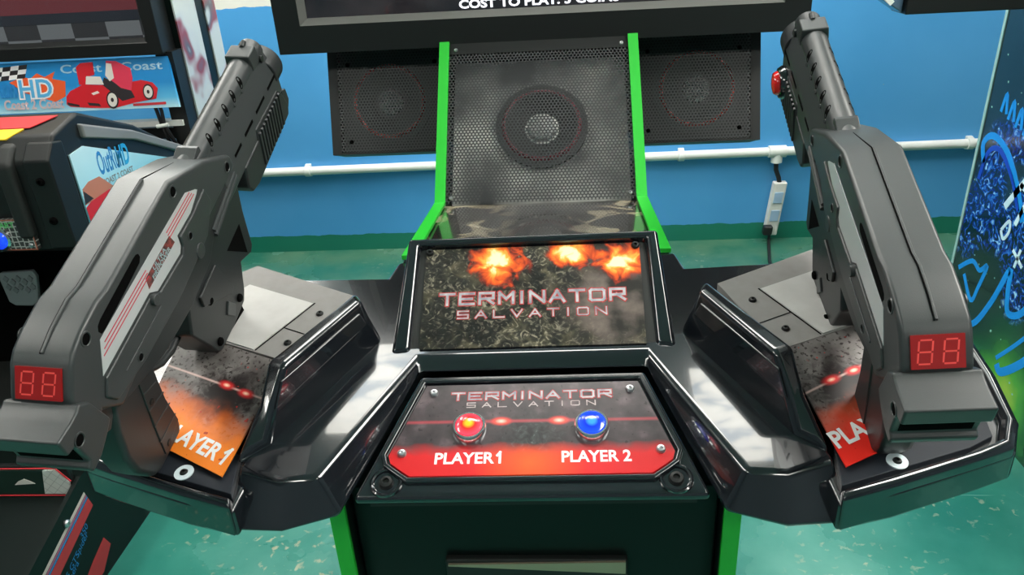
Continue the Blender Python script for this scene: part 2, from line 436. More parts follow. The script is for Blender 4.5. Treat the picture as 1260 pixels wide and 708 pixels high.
M['lamp'] = mat('fill_lamp_diffuser', (0.9, 0.9, 0.88), 0.5, emit=(1.0, 0.97, 0.90), es=PANEL_POWER)
g = G('patchy_added_lamp_diffuser'); tc = g.N.new('ShaderNodeTexCoord')  # patchy emission, made to break up the lamp's reflection on the console deck
mp = g.N.new('ShaderNodeMapping'); mp.inputs['Scale'].default_value = (3.0, 9.0, 1.0); g.L.new(tc.outputs['Object'], mp.inputs[0])
lc = g.ramp(g.noise(1.7, 4, mp.outputs[0], dist=0.8), [(0.40, (0.30, 0.36, 0.42)), (0.50, (0.85, 0.82, 0.74)), (0.75, (1.0, 0.97, 0.88))])
g.L.new(lc, g.b.inputs['Emission Color']); g.b.inputs['Emission Strength'].default_value = 8.5
M['lamp_patchy'] = g.done((0.8, 0.8, 0.78), 0.5)
for i, (x, y, sx, sy) in enumerate(ADDED_LAMPS):
    c = empty('added_ceiling_light', (x, y, 2.9), 'flat rectangular lamp panel, unseen, added at the ceiling for light', 'ceiling light', 'added lamp panels')
    mb = MB(); mb.box(x - sx / 2, x + sx / 2, y - sy / 2, y + sy / 2, 2.868, 2.899); mb.build('frame', M['white'], c, (x, y, 2.9), 0.004)
    mb = MB(); mb.box(x - sx / 2 + .02, x + sx / 2 - .02, y - sy / 2 + .02, y + sy / 2 - .02, 2.860, 2.868); mb.build('added_diffuser', M['lamp' if i > 1 else 'lamp_patchy'], c, (x, y, 2.9), smooth=False)

# ------------------------------------------------------------------ gun cabinet
O = (0, 1.2, 0)
AM = empty('light_gun_arcade_machine', O, 'glossy black two-player gun console with green-edged column and one red and one blue start button', 'arcade machine')
TD, TPn = math.tan(R(10)), math.tan(R(18))
zd = lambda y, h=0.0: 0.972 + (y - 0.93) * TD + h
zp = lambda y, h=0.0: 0.9207 + (y - 0.787) * TPn + h
nD = Vector((0, -math.sin(R(10)), math.cos(R(10)))); nP = Vector((0, -math.sin(R(18)), math.cos(R(18))))
def d3(x, y, h=0.0): return (x, y, zd(y, h))
def p3(x, y, h=0.0): return (x, y, zp(y, h))

# lower cabinet and column
mb = MB(); mb.box(-0.232, 0.232, 0.745, 1.95, 0.02, 0.86); mb.build('cabinet', M['cab'], AM, O, 0.004)
mb = MB(); mb.box(-0.20, 0.20, 0.80, 1.9, 0.0, 0.02); mb.build('plinth', M['matt'], AM, O)
for s in (-1, 1):
    mb = MB(); mb.box(*sorted((s * 0.2325, s * 0.2525)), 0.722, 1.95, 0.0, 0.862); mb.build('side_panel', M['cab'], AM, O)
    mb = MB(); mb.box(*sorted((s * 0.2320, s * 0.2530)), 0.716, 0.7225, 0.0, 0.87); mb.build('edge_trim', M['green'], AM, O, 0.001)
    # upper column cheek and its green edge
    prof = [(1.09, 0.98), (1.12, 1.003), (1.47, 0.968), (1.73, 1.245), (1.95, 1.35), (1.95, 0.86), (1.09, 0.86)]
    mb = MB(); mb.prism(prof, s * 0.196, s * 0.214, lambda a, b, w: (w, a, b)); mb.build('column_side', M['cab'], AM, O)
    e = [(1.09, 0.985), (1.12, 1.007), (1.47, 0.972), (1.735, 1.252)]
    mb = MB()
    for (a, b), (c, d) in zip(e[1:], e[2:]):
        dv = Vector((c - a, d - b)).normalized(); nv = Vector((-dv.y, dv.x)) * 0.007
        mb.prism([(a, b), (c, d), (c + nv.x, d + nv.y), (a + nv.x, b + nv.y)], s * 0.194, s * 0.2155, lambda p, q, w: (w, p, q))
    mb.build('edge_trim', M['green'], AM, O)
# coin door plate low on the front
cd = MB(); cd.box(-0.118, 0.120, 0.735, 0.746, 0.55, 0.745); cd = cd.build('coin_door', M['matt'], AM, O, 0.003)
mb = MB(); mb.loft([[(-0.114, y, 0.7390), (0.117, y, 0.7440), (0.117, y, 0.724), (-0.114, y, 0.7365)] for y in (0.732, 0.7355)])
mb.build('top_strip', mat('beige_brass_strip', (0.42, 0.34, 0.24), 0.4, metal=0.5), cd, O)

# console shell: deck and wings (the whole console sits very slightly out of level)
TILT[0] = 0.011
half = [(0.155, 0.888), (0.245, 0.684), (0.289, 0.680), (0.345, 0.702), (0.336, 0.735), (0.262, 0.985), (0.44, 1.086), (0.232, 1.078), (0.222, 1.121)]
low = [(0.150, 0.872, 0.946), (0.222, 0.676, 0.874), (0.286, 0.652, 0.873), (0.352, 0.656, 0.874), (0.336, 0.735, 0.885), (0.262, 0.985, 0.92), (0.44, 1.086, 0.94), (0.232, 1.078, 0.935), (0.222, 1.121, 0.94)]
top = [d3(x, y) for x, y in half]
ringT = top + [(-x, y, z) for x, y, z in reversed(top)]
ringB = low + [(-x, y, z) for x, y, z in reversed(low)]
mb = MB(); mb.loft([ringB, ringT]); shell = mb.build('console_shell', M['gloss'], AM, O, 0.007, 4)

# lower housing that carries the button board
HO = [(-0.150, 0.868), (0.150, 0.868), (0.210, 0.693), (-0.210, 0.693)]
bh = [(0.139, 0.848), (0.1745, 0.745), (0.171, 0.735), (0.160, 0.727), (0.145, 0.717)]
BO = bh + [(-x, y) for x, y in reversed(bh)]
mb = MB()
mb.loft([[(x, y, zp(y) - 0.013) for x, y in HO], [p3(x, y) for x, y in HO]])
mb.build('panel_housing', M['gloss'], AM, O, 0.006, 4)
mb = MB(); mb.box(-0.2, 0.2, 0.722, 0.90, 0.85, 0.885); mb.build('skirt', M['matt'], AM, O, smooth=False)
# raised bead around the button board (bead follows the board outline)
def grow(pts, k):
    cx = sum(p[0] for p in pts) / len(pts); cy = sum(p[1] for p in pts) / len(pts)
    out = []
    n = len(pts)
    for i in range(n):
        a, b, c = Vector(pts[i - 1]), Vector(pts[i]), Vector(pts[(i + 1) % n])
        n1 = Vector((b.y - a.y, a.x - b.x)).normalized(); n2 = Vector((c.y - b.y, b.x - c.x)).normalized()
        q = (n1 + n2); q = q / max(0.4, q.length_squared) * 2
        sgn = 1 if q.dot(Vector((b.x - cx, b.y - cy))) > 0 else -1
        out.append((b.x + sgn * q.x * k, b.y + sgn * q.y * k))
    return out
g1, g2 = grow(BO, 0.003), grow(BO, 0.009)
mb = MB(); mb.loft([[p3(*p, 0.0) for p in g1], [p3(*p, 0.006) for p in g1], [p3(*p, 0.006) for p in g2], [p3(*p, 0.0) for p in g2]], cap=False)
mb.build('panel_bezel', M['gloss'], AM, O, 0.002)
mb = MB(); mb.loft([[p3(*p, 0.0002) for p in BO], [p3(*p, 0.003) for p in BO]])
cp = mb.build('control_panel', M['panelart'], AM, O, smooth=False)
XD = Vector((1, 0, 0)); YP = Vector((0, math.cos(R(18)), math.sin(R(18))))
uvproj(cp, p3(0, 0.717), XD, YP, O)
tag(cp, 'button board with dark red printed art')
def pv(x, y, h): return Vector(p3(x, y)) + nP * h
strokes('logo_outline', 'TERMINATOR', 0.206, 0.0105, 0.0046, M['redtext'], cp, pv(0, 0.8255, 0.0), XD, YP, O, 0.0031)
strokes('logo_lettering', 'TERMINATOR', 0.206, 0.0105, 0.0026, M['logo'], cp, pv(0, 0.8255, 0.0), XD, YP, O, 0.0034)
strokes('logo_lettering', 'SALVATION', 0.165, 0.007, 0.0015, M['logored'], cp, pv(0, 0.8135, 0.0), XD, YP, O, 0.0033, gap=0.9)
text('lettering', 'PLAYER', 0.0155, M['text'], cp, pv(-0.0440, 0.7335, 0.003), XD, YP, O, align='RIGHT', bold=0.025, sx=0.98)
strokes('lettering', '1', 0.0060, 0.0145, 0.0031, M['text'], cp, pv(-0.0365, 0.7342, 0.0), XD, YP, O, 0.0033)
text('lettering', 'PLAYER 2', 0.0155, M['text'], cp, pv(0.080, 0.7335, 0.003), XD, YP, O, bold=0.025, sx=0.92)
for x, y in ((0.128, 0.836), (-0.128, 0.836), (0.158, 0.748), (-0.158, 0.748)):
    screw(cp, pv(x, y, 0.003), nP, O, 0.0058)
for x, mm, nm, lb in ((-0.0765, 'lred', 'start_button', 'glowing red start button in a chrome ring'), (0.0765, 'lblue', 'start_button', 'glowing blue start button in a chrome ring')):
    b = MB(); b.lathe(pv(x, 0.781, 0.003), nP, [(0.0172, 0), (0.0172, 0.0085), (0.0160, 0.0112), (0.0120, 0.0130), (0.0060, 0.0139), (0, 0.0141)], 32)
    b = b.build(nm, M[mm], AM, O); uvproj(b, pv(x, 0.781, 0), XD, YP, O); tag(b, lb)
    c = MB(); c.lathe(pv(x, 0.781, 0.003), nP, [(0.0222, 0), (0.0222, 0.003), (0.0214, 0.0075), (0.0196, 0.0100), (0.0174, 0.0100), (0.0173, 0.004)], 32)
    c.build('chrome_ring', M['chrome'], b, O)
for s in (-1, 1):
    p = pv(s * 0.172, 0.711, 0.0)
    b = MB(); b.lathe(p, nP, [(0.0200, 0), (0.0195, 0.003), (0.0175, 0.0038), (0.0155, 0.0028), (0.0145, 0.0006), (0, 0.0006)], 28)
    b = b.build('bolt_recess', M['gloss'], AM, O)
    c = MB(); c.lathe(p, nP, [(0.0090, 0.0005), (0.0090, 0.0022), (0.0075, 0.0048), (0.0042, 0.0052), (0.0040, 0.002), (0, 0.002)], 18); c.build('bolt', M['satin'], b, O)

# fins (tall ridges between deck and gun trays)
def mir(s, pts): return [(s * (x + (0.010 if s < 0 else 0.002)), y, z) for x, y, z in pts]
for s in (-1, 1):
    # foot ring on deck, mid ledge, crest
    f0 = [d3(0.312, 0.728, -0.01), d3(0.201, 0.925, -0.01), d3(0.228, 0.968, -0.01), d3(0.341, 0.704, -0.01)]
    f1 = [d3(0.308, 0.733, 0.006), d3(0.204, 0.926, 0.006), d3(0.231, 0.964, 0.008), d3(0.339, 0.708, 0.006)]
    f2 = [d3(0.301, 0.756, 0.036), d3(0.215, 0.926, 0.034), d3(0.236, 0.958, 0.036), d3(0.323, 0.756, 0.036)]
    f3 = [d3(0.288, 0.783, 0.075), d3(0.223, 0.924, 0.066), d3(0.236, 0.944, 0.066), d3(0.314, 0.793, 0.075)]
    mb = MB(); mb.loft([mir(s, f) for f in (f0, f1, f2, f3)])
    fin = mb.build('fin', M['gloss'], AM, O, 0.008, 4)
    # sunken facet on the inner face, drawn as a shallow frame
    a = [Vector(d3(0.2935, 0.775, 0.060)), Vector(d3(0.2255, 0.912, 0.054)), Vector(d3(0.2175, 0.912, 0.036)), Vector(d3(0.3015, 0.757, 0.032))]
    n_ = (a[1] - a[0]).cross(a[3] - a[0]).normalized()
    if n_.x > 0: n_ = -n_
    n_ = Vector((n_.x, n_.y, n_.z))
    mb = MB(); mb.loft([mir(s, [tuple(p + n_ * k) for p in a]) for k in (-0.004, 0.0025)])
    mb.build('fin_facet', M['gloss'], fin, O, 0.002)

# gun trays
TN = {-1: 'art1', 1: 'art2'}
for s in (-1, 1):
    out = [(0.336, 0.650), (0.401, 0.666), (0.508, 0.702), (0.550, 0.718), (0.570, 0.755), (0.580, 0.84), (0.582, 0.90), (0.565, 0.99), (0.52, 1.06), (0.44, 1.095), (0.25, 0.985), (0.33, 0.735)]
    mb = MB(); mb.loft([[(s * x, y, zd(y) - 0.054) for x, y in out], [(s * x, y, zd(y) - 0.014) for x, y in out]])
    tray = mb.build('gun_tray', M['gloss'], AM, O, 0.006)
    # rail along the outer edge
    o1 = [(0.338, 0.648), (0.401, 0.667), (0.506, 0.702), (0.546, 0.717), (0.567, 0.752), (0.577, 0.83), (0.578, 0.90), (0.562, 0.985), (0.517, 1.053), (0.44, 1.088)]
    i1 = [(0.340, 0.662), (0.397, 0.679), (0.499, 0.713), (0.532, 0.728), (0.549, 0.760), (0.557, 0.83), (0.557, 0.90), (0.543, 0.974), (0.505, 1.036), (0.435, 1.072)]
    rings = []
    for (x, y), (u, v) in zip(o1, i1):
        rings.append([(s * x, y, zd(y, -0.05)), (s * x, y, zd(y, -0.006)), (s * (x * .7 + u * .3), y * .7 + v * .3, zd(y, -0.001)), (s * (x * .4 + u * .6), y * .4 + v * .6, zd(v, -0.001)), (s * u, v, zd(v, -0.008)), (s * u, v, zd(v, -0.03))])
    mb = MB(); mb.loft(rings); mb.build('rail', M['gloss'], tray, O, 0.003)
    # dark floor plate with washer
    fp = [(0.343, 0.668), (0.497, 0.718), (0.530, 0.735), (0.54, 0.80), (0.49, 0.80), (0.352, 0.726)]
    mb = MB(); mb.loft([[(s * x, y, zd(y, h)) for x, y in fp] for h in (-0.016, -0.006)]); fl = mb.build('floor_plate', M['floorplate'], tray, O, 0.001)
    wp = Vector((s * 0.412, 0.700, zd(0.700, -0.006)))
    mb = MB(); mb.lathe(wp, nD, [(0.0115, 0), (0.0115, 0.0015), (0.0050, 0.0015), (0.0050, 0.0002)], 28); mb.build('washer', M['washer'], tray, O)
    screw(tray, wp, nD, O, 0.005, M['satin'])
    # sloping printed plate
    ox = 0.011 if s < 0 else 0.004
    A = Vector((s * (0.349 + ox), 0.688, zd(0.688, 0.0))); B = Vector((s * 0.500, 0.760, zd(0.760, 0.0)))
    C = Vector((s * (0.313 + ox), 0.842, zd(0.842, 0.032))); D = Vector((s * 0.490, 0.915, zd(0.915, 0.032)))
    mid = [(A * .62 + C * .38) - nD * 0.003 * 0, (B * .62 + D * .38)]
    nrm = (B - A).cross(C - A).normalized()
    if nrm.z < 0: nrm = -nrm
    mb = MB(); mb.loft([[p - nrm * k for p in (A, B, D, C)] for k in (0.0025, 0.0)])
    ap = mb.build('printed_plate', M[TN[s]], tray, O, smooth=False)
    # u runs left to right as read
    ud = (B - A).normalized() * s; vd = nrm.cross(ud).normalized()
    if vd.z < 0: vd = -vd
    org = A if s > 0 else B
    uvproj(ap, org, ud, vd, O)
    if s < 0: tag(ap, 'orange printed plate reading PLAYER 1')
    else: tag(ap, 'red printed plate reading PLAYER 2')
    tp = (A * 0.5 + B * 0.5) + vd * 0.022
    text('lettering', 'PLAYER' if s < 0 else 'PLAYER 2', 0.021, M['text'], tray, (org + ud * (0.132 if s < 0 else 0.006) + vd * (0.012 if s < 0 else 0.022)), ud, vd, O, align='RIGHT' if s < 0 else 'LEFT', bold=0.03, sx=0.95, ext=0.0008)
    if s < 0: strokes('lettering', '1', 0.0085, 0.0195, 0.0042, M['text'], tray, org + ud * 0.144 + vd * 0.013, ud, vd, O, 0.0009)
    # flat grey plate
    h = 0.032
    P1 = (0.262, 0.986); P2 = (0.435, 1.073); P3 = (0.545, 0.985); P4 = (0.490, 0.915); P5 = (0.313, 0.842)
    mb = MB(); mb.loft([[(s * x, y, zd(y, k)) for x, y in (P1, P2, P3, P4, P5)] for k in (h - 0.04, h)])
    mb.build('back_plate', M['plate'], tray, O, 0.0008, 1)
    q = [(0.318, 0.968), (0.43, 1.02), (0.50, 0.935), (0.485, 0.918), (0.375, 0.870)]
    mb = MB(); mb.loft([[(s * x, y, zd(y, k)) for x, y in q] for k in (h - 0.001, h + 0.0015)]); mb.build('mount_plate', M['whiteplate'], tray, O)
    # dark joints round the mount plate and across the strip
    mb = MB()
    for (ax, ay), (bx, by), w in (((0.3155, 0.970), (0.3725, 0.869), 0.0012), ((0.347, 0.916), (0.292, 0.8905), 0.0009)):
        dx, dy = bx - ax, by - ay; l = math.hypot(dx, dy); nx, ny = -dy / l * w, dx / l * w
        mb.poly([(s * px, py, zd(py, h + 0.0004)) for px, py in ((ax - nx, ay - ny), (bx - nx, by - ny), (bx + nx, by + ny), (ax + nx, ay + ny))])
    mb.build('joint_line', M['hole'], tray, O, smooth=False)
    for x, y in ((0.302, 0.944), (0.331, 0.882)):
        screw(tray, (s * x, y, zd(y, h)), nD, O, 0.0052, M['satin'])

# sign hood and board
by0, bz0 = 0.901, 0.969; TB = R(36)
YB = Vector((0, math.cos(TB), math.sin(TB))); nB = Vector((0, -math.sin(TB), math.cos(TB)))
def b3(u, v, h=0.0): return Vector((u, by0, bz0)) + YB * v + nB * h
BW, BH = 0.1555, 0.159
mb = MB(); mb.loft([[b3(-BW, 0, h), b3(BW, 0, h), b3(BW, BH, h), b3(-BW, BH, h)] for h in (-0.003, 0.0)])
sb = mb.build('sign_board', M['sign'], AM, O, smooth=False); uvproj(sb, b3(-BW, 0), XD, YB, O)
strokes('logo_outline', 'TERMINATOR', 0.260, 0.0165, 0.0066, M['redtext'], sb, b3(0, 0.0675), XD, YB, O, 0.0002)
strokes('logo_lettering', 'TERMINATOR', 0.260, 0.0165, 0.0038, M['logo'], sb, b3(0, 0.0675), XD, YB, O, 0.0005)
strokes('logo_outline', 'SALVATION', 0.208, 0.0108, 0.0040, M['redtext'], sb, b3(0, 0.0455), XD, YB, O, 0.0002, gap=0.75)
strokes('logo_lettering', 'SALVATION', 0.208, 0.0108, 0.0020, M['logo'], sb, b3(0, 0.0455), XD, YB, O, 0.0005, gap=0.75)
for s in (-1, 1): screw(sb, b3(s * 0.150, 0.154), nB, O, 0.0058, M['satin'])
# hood: a rounded frame down both sides and over the top, open at the front
def hood(sx):
    f = [(0.195 * sx, 0.896, zd(0.896, -0.006)), (0.193 * sx, 0.898, zd(0.898, 0.004)), (0.172 * sx, 0.900, zd(0.900, 0.004)), (0.166 * sx, 0.903, zd(0.903, -0.006))]
    b = [(0.196 * sx, 1.10, zd(1.10, -0.006)), tuple(b3(0.182 * sx, 0.176, 0.006)), tuple(b3(0.168 * sx, 0.166, 0.008)), tuple(b3(0.163 * sx, 0.160, -0.006))]
    return f, b
(fl_, bl_), (fr_, br_) = hood(-1), hood(1)
mb = MB(); mb.loft([fl_, bl_, br_, fr_]); mb.build('sign_hood', M['gloss'], AM, O, 0.006, 4)
mb = MB(); mb.loft([[b3(-0.17, 0.0, h), b3(0.17, 0.0, h), b3(0.166, 0.166, h), b3(-0.166, 0.166, h)] for h in (-0.009, -0.0035)]); mb.build('sign_backing', M['matt'], AM, O)

TILT[0] = 0.0
# graphic panel, perforated grille panel and the speaker behind it
g0, g1_ = Vector((0, 1.08, 1.006)), Vector((0, 1.47, 0.970))
mb = MB(); mb.loft([[(sx * 0.196, p.y, p.z - k) for p, sx in ((g0, -1), (g0, 1), (g1_, 1), (g1_, -1))] for k in (0.004, 0.0)])
gp = mb.build('graphic_panel', M['graphic'], AM, O, smooth=False); uvproj(gp, g0, XD, (0, 1, 0), O)
t0, t1 = Vector((0, 1.47, 0.970)), Vector((0, 1.73, 1.243))
YC = (t1 - t0).normalized(); nC = Vector((0, -YC.z, YC.y)); HC = (t1 - t0).length
def c3(u, v, h=0.0): return t0 + XD * u + YC * v + nC * h
mb = MB(); mb.poly([c3(-0.194, 0.004, 0.001), c3(0.194, 0.004, 0.001), c3(0.194, HC - 0.018, 0.001), c3(-0.194, HC - 0.018, 0.001)])
gr = mb.build('grille', M['perf'], AM, O, smooth=False); uvproj(gr, t0, XD, YC, O)
mb = MB(); mb.loft([[c3(-0.194, HC - 0.018, k), c3(0.194, HC - 0.018, k), c3(0.194, HC + .03, k), c3(-0.194, HC + .03, k)] for k in (-0.01, 0.002)]); mb.build('top_strip', M['satin'], AM, O)
for u, v in ((-0.182, 0.016), (0.182, 0.016), (-0.18, HC - 0.008), (0.18, HC - 0.008)): screw(gr, c3(u, v, 0.002), nC, O, 0.0045)
# open-backed baffle behind the grille; pale patches paint in light from behind
mb = MB()
mb.loft([[c3(-0.190, 0.0, k), c3(0.190, 0.0, k), c3(0.190, HC, k), c3(-0.190, HC, k)] for k in (-0.066, -0.06)])
mb.build('baffle', mat('light_patched_baffle', (0.85, 0.85, 0.80), 0.6, var=(7, (0.03, 0.03, 0.03))), AM, O)
def speaker(parent, cen, nrm, r, off, ring):
    sp = MB(); sp.lathe(cen, nrm, [(r * 1.22, 0), (r * 1.22, 0.006), (r * 1.02, 0.007), (r * 0.95, 0.012), (r * 0.82, 0.010), (r * 0.42, -0.012), (0, -0.012)], 40)
    sp = sp.build('speaker', M['matt'], parent, off)
    a = MB(); a.lathe(cen, nrm, [(r * 1.06, 0.0075), (r * 1.04, 0.0105), (r * 0.99, 0.0135), (r * 0.96, 0.012)], 40); a.build('red_ring', ring, sp, off)
    d = MB(); d.lathe(cen, nrm, [(r * 0.40, -0.011), (r * 0.36, 0.000), (r * 0.22, 0.007), (0, 0.010)], 28); d.build('dust_cap', mat('grey_dust_cap', (0.42, 0.43, 0.42), 0.35), sp, off)
M['ring'] = mat('red_speaker_ring', (0.75, 0.10, 0.08), 0.4)
M['ringd'] = mat('dull_red_speaker_ring', (0.20, 0.035, 0.05), 0.4)
speaker(AM, c3(0.004, 0.203, -0.05), nC, 0.082, O, M['ringd'])

# side speaker boxes
sY, sZ = Vector((0, 1.78, 0.998)), Vector((0, 1.865, 1.245))
YS = (sZ - sY).normalized(); nS = Vector((0, -YS.z, YS.y)); HS = (sZ - sY).length
def s3(u, v, h=0.0): return sY + XD * u + YS * v + nS * h
for s in (-1, 1):
    mb = MB(); mb.loft([[s3(s * 0.22, 0, k), s3(s * 0.508, 0, k), s3(s * 0.508, HS, k), s3(s * 0.22, HS, k)] for k in (-0.10, -0.03)])
    bx_ = mb.build('speaker_box', M['satin'], AM, O, 0.002)
    mb = MB()
    for u0, u1, v0, v1 in ((0.485, 0.508, 0, HS), (0.22, 0.485, 0, 0.006), (0.22, 0.485, HS - 0.004, HS), (0.22, 0.226, 0.006, HS - 0.004)):
        mb.loft([[s3(s * u0, v0, k), s3(s * u1, v0, k), s3(s * u1, v1, k), s3(s * u0, v1, k)] for k in (-0.03, 0.0)])
    mb.build('rim', M['satin'], bx_, O, smooth=False)
    mb = MB(); mb.poly([s3(s * 0.222, 0.003, 0.0), s3(s * 0.488, 0.003, 0.0), s3(s * 0.488, HS - .002, 0.0), s3(s * 0.222, HS - .002, 0.0)])
    gg = mb.build('grille', M['perf2'], bx_, O, smooth=False); uvproj(gg, sY, XD, YS, O)
    for u, v in ((0.25, 0.03), (0.46, 0.03), (0.25, HS - .05), (0.46, HS - .05)): screw(bx_, s3(s * u, v, 0.0), nS, O, 0.005, M['hole'])
    speaker(AM, s3(s * 0.365, 0.124, -0.022), nS, 0.083, O, M['ring'])
mb = MB(); mb.box(-0.45, 0.45, 1.875, 1.93, 1.0, 1.36); mb.build('speaker_crossbar', M['matt'], AM, O)

# ------------------------------------------------------------------ big monitor on the column
MO = (0, 1.80, 1.24)
MON = empty('monitor', MO, 'large flat black monitor above the green-edged speaker column, its screen showing cost to play', 'monitor')
X1, Z0, Z1, Y0 = 0.578, 1.245, 1.94, 1.735
IX, IZ0, IZ1 = 0.520, 1.306, 1.88
ro = lambda x, z0, z1, y: [(-x, y, z0), (x, y, z0), (x, y, z1), (-x, y, z1)]
mb = MB(); mb.loft([ro(X1, Z0, Z1, 1.83), ro(X1, Z0, Z1, Y0), ro(IX + .002, IZ0 - .002, IZ1 + .002, Y0)], cap=False)
mb.build('frame', M['satin'], MON, MO, smooth=False)
mb = MB(); mb.loft([ro(IX + .002, IZ0 - .002, IZ1 + .002, Y0), ro(IX - .012, IZ0 + .012, IZ1 - .012, Y0 + 0.016)], cap=False); mb.build('inner_bevel', mat('grey_bevel', (0.16, 0.16, 0.15), 0.35), MON, MO, smooth=False)
mb = MB(); mb.box(-IX, IX, Y0 + 0.018, Y0 + 0.026, IZ0 + .004, IZ1 - .004)
scm = G('dark_game_screen'); tc = scm.N.new('ShaderNodeTexCoord')
cc = scm.ramp(scm.noise(7, 5, tc.outputs['Object']), [(0.4, (0.006, 0.006, 0.009)), (0.7, (0.035, 0.028, 0.030))])
scm.L.new(cc, scm.b.inputs['Emission Color']); scm.b.inputs['Emission Strength'].default_value = 0.6
scr = mb.build('screen', scm.done((0.01, 0.01, 0.011), 0.12, 0.5), MON, MO, smooth=False)
text('lettering', 'COST TO PLAY: 3 COINS', 0.0165, M['ctext'], scr, (0.004, Y0 + 0.0178, 1.3225), (1, 0, 0.0), (0, 0, 1), MO, bold=0.035, sx=1.32)
mb = MB(); mb.box(-0.50, 0.50, 1.83, 1.872, 1.255, 1.90); mb.build('back_cover', M['matt'], MON, MO, 0.01)
mb = MB(); mb.box(-0.12, 0.12, 1.872, 1.9495, 1.30, 1.60); mb.build('wall_bracket', M['matt'], MON, MO)
mb = MB(); mb.box(-0.16, 0.16, 1.949, 1.975, 0.86, 1.65); mb.build('mast', M['matt'], AM, O)

# ------------------------------------------------------------------ light guns
K = 0.865
M['gunscrew'] = mat('dark_screw', (0.03, 0.03, 0.03), 0.3, metal=0.6)
M['carlight_'] = mat('pale_teal_letters', (0.35, 0.50, 0.52), 0.35)
M['badge'] = mat('badge_shadow', (0.03, 0.018, 0.018), 0.4, var=(160, (0.30, 0.06, 0.05)))
def gun(loc, yw, pt, rl, label):
    o = empty('light_gun', loc, label, 'light gun', 'light guns on the console trays')
    cy, sy, cp_, sp_, cr, sr = math.cos(yw), math.sin(yw), math.cos(pt), math.sin(pt), math.cos(rl), math.sin(rl)
    f = Vector((sy * cp_, cy * cp_, sp_)); sd = Vector((cy, -sy, 0)); u = sd.cross(f)
    xl = cr * sd + sr * u; zl = -sr * sd + cr * u
    m = Matrix((xl, f, zl)).transposed().to_4x4(); m.translation = loc
    o.matrix_world = m
    return o
def gun_parts(o):
    SC = lambda v: Vector(v) * K
    P = lambda a, b, w: (w, a, b)
    def part(mb, name, m, par=None, bevel=0.0, seg=3, smooth=True, label=None):
        q = mb.build(name, m, par or o, (0, 0, 0), bevel * K, seg, smooth, tf=SC)
        if label: tag(q, label)
        return q
    # main body: crowned cross-sections through the length (l, z)
    prof = [(0.160, -0.095), (0.090, -0.046), (0.0, -0.001), (-0.1835, 0.001), (-0.2065, 0.006), (-0.245, 0.004), (-0.272, -0.001), (-0.2855, -0.008), (-0.313, -0.036), (-0.318, -0.060), (-0.315, -0.113), (-0.29, -0.093), (-0.265, -0.125), (-0.09, -0.118), (0.16, -0.118)]
    mb = MB(); mb.prism(prof, -0.0365, 0.0365, P); body = part(mb, 'body', M['gun'], bevel=0.006, seg=4)
    # centre seam rib
    mb = MB()
    sp = [(0.0, 0.0), (-0.1835, 0.002), (-0.2065, 0.007), (-0.245, 0.005), (-0.275, -0.001)]
    rg = []
    for a, b in sp: rg.append([(-0.0005, a, b - .002), (-0.0004, a, b + 0.0012), (0.0026, a, b + 0.0012), (0.0032, a, b - .002)])
    mb.loft(rg); part(mb, 'seam_rib', M['gun'], body, 0.0008, 2)
    mb = MB(); 
    rg = [[(-0.0016, a, b - .002), (-0.0016, a, b + 0.0003), (-0.0004, a, b + 0.0003), (-0.0004, a, b - .002)] for a, b in [(0.09, -0.0465)] + sp]
    mb.loft(rg); part(mb, 'seam', M['hole'], body, smooth=False)
    # rear block below the display
    rp = [(-0.302, -0.052), (-0.3140, -0.0385), (-0.322, -0.0412), (-0.336, -0.041), (-0.3625, -0.037), (-0.364, -0.062), (-0.350, -0.066), (-0.350, -0.100), (-0.358, -0.105), (-0.356, -0.116), (-0.335, -0.116), (-0.312, -0.108), (-0.295, -0.10)]
    mb = MB(); mb.prism(rp, -0.0445, 0.0445, P); part(mb, 'rear_block', M['gun'], bevel=0.003)
    mb = MB(); mb.box(-0.037, 0.037, -0.3508, -0.349, -0.098, -0.070); part(mb, 'rear_recess', M['hole'], smooth=False)
    # numeric display on the slanted rear face
    e1, e0 = Vector((0, -0.2875, -0.0098)), Vector((0, -0.3125, -0.0350))
    yd_ = (e1 - e0).normalized(); nd_ = Vector((0, -yd_.z, yd_.y)); H = (e1 - e0).length
    if nd_.y > 0: nd_ = -nd_
    q = lambda x, v, h: e0 + XD * x + yd_ * v + nd_ * h
    mb = MB(); mb.loft([[q(-0.0265, -.0005, h), q(0.0265, -.0005, h), q(0.0265, H + .0005, h), q(-0.0265, H + .0005, h)] for h in (-0.002, 0.0022)])
    dp = part(mb, 'display', M['disp'], smooth=False, label='red two-digit display window')
    for cx in (-0.0125, 0.0125):
        mb = MB(); w, hh, th = 0.0068, H * 0.36, 0.0019; sl = 0.10; cv = H * 0.5
        A = lambda x, v: q(cx + x + v * sl, cv + v, 0.0025)
        def bar(x0, v0, x1, v1):
            d = Vector((x1 - x0, v1 - v0)); d.normalize(); n_ = Vector((-d.y, d.x)) * th / 2; e = d * th * 0.55
            mb.poly([A(x0 + e.x - n_.x, v0 + e.y - n_.y), A(x1 - e.x - n_.x, v1 - e.y - n_.y), A(x1 - e.x + n_.x, v1 - e.y + n_.y), A(x0 + e.x + n_.x, v0 + e.y + n_.y)])
        for v in (-hh, 0, hh): bar(-w, v, w, v)
        for x in (-w, w):
            bar(x, -hh, x, 0); bar(x, 0, x, hh)
        part(mb, 'digit', M['seg'], dp, smooth=False)
    # barrel with clamp and sight block
    bz = -0.070
    mb = MB(); mb.cyl((0, 0.09, bz), (0, 0.402, bz), 0.0205, n=32); br = part(mb, 'barrel', M['gun'], bevel=0.002)
    mb = MB(); mb.lathe((0, 0.4021, bz), (0, 1, 0), [(0.013, 0), (0.013, 0.0006), (0, 0.0006)], 24); part(mb, 'bore', M['hole'], br)
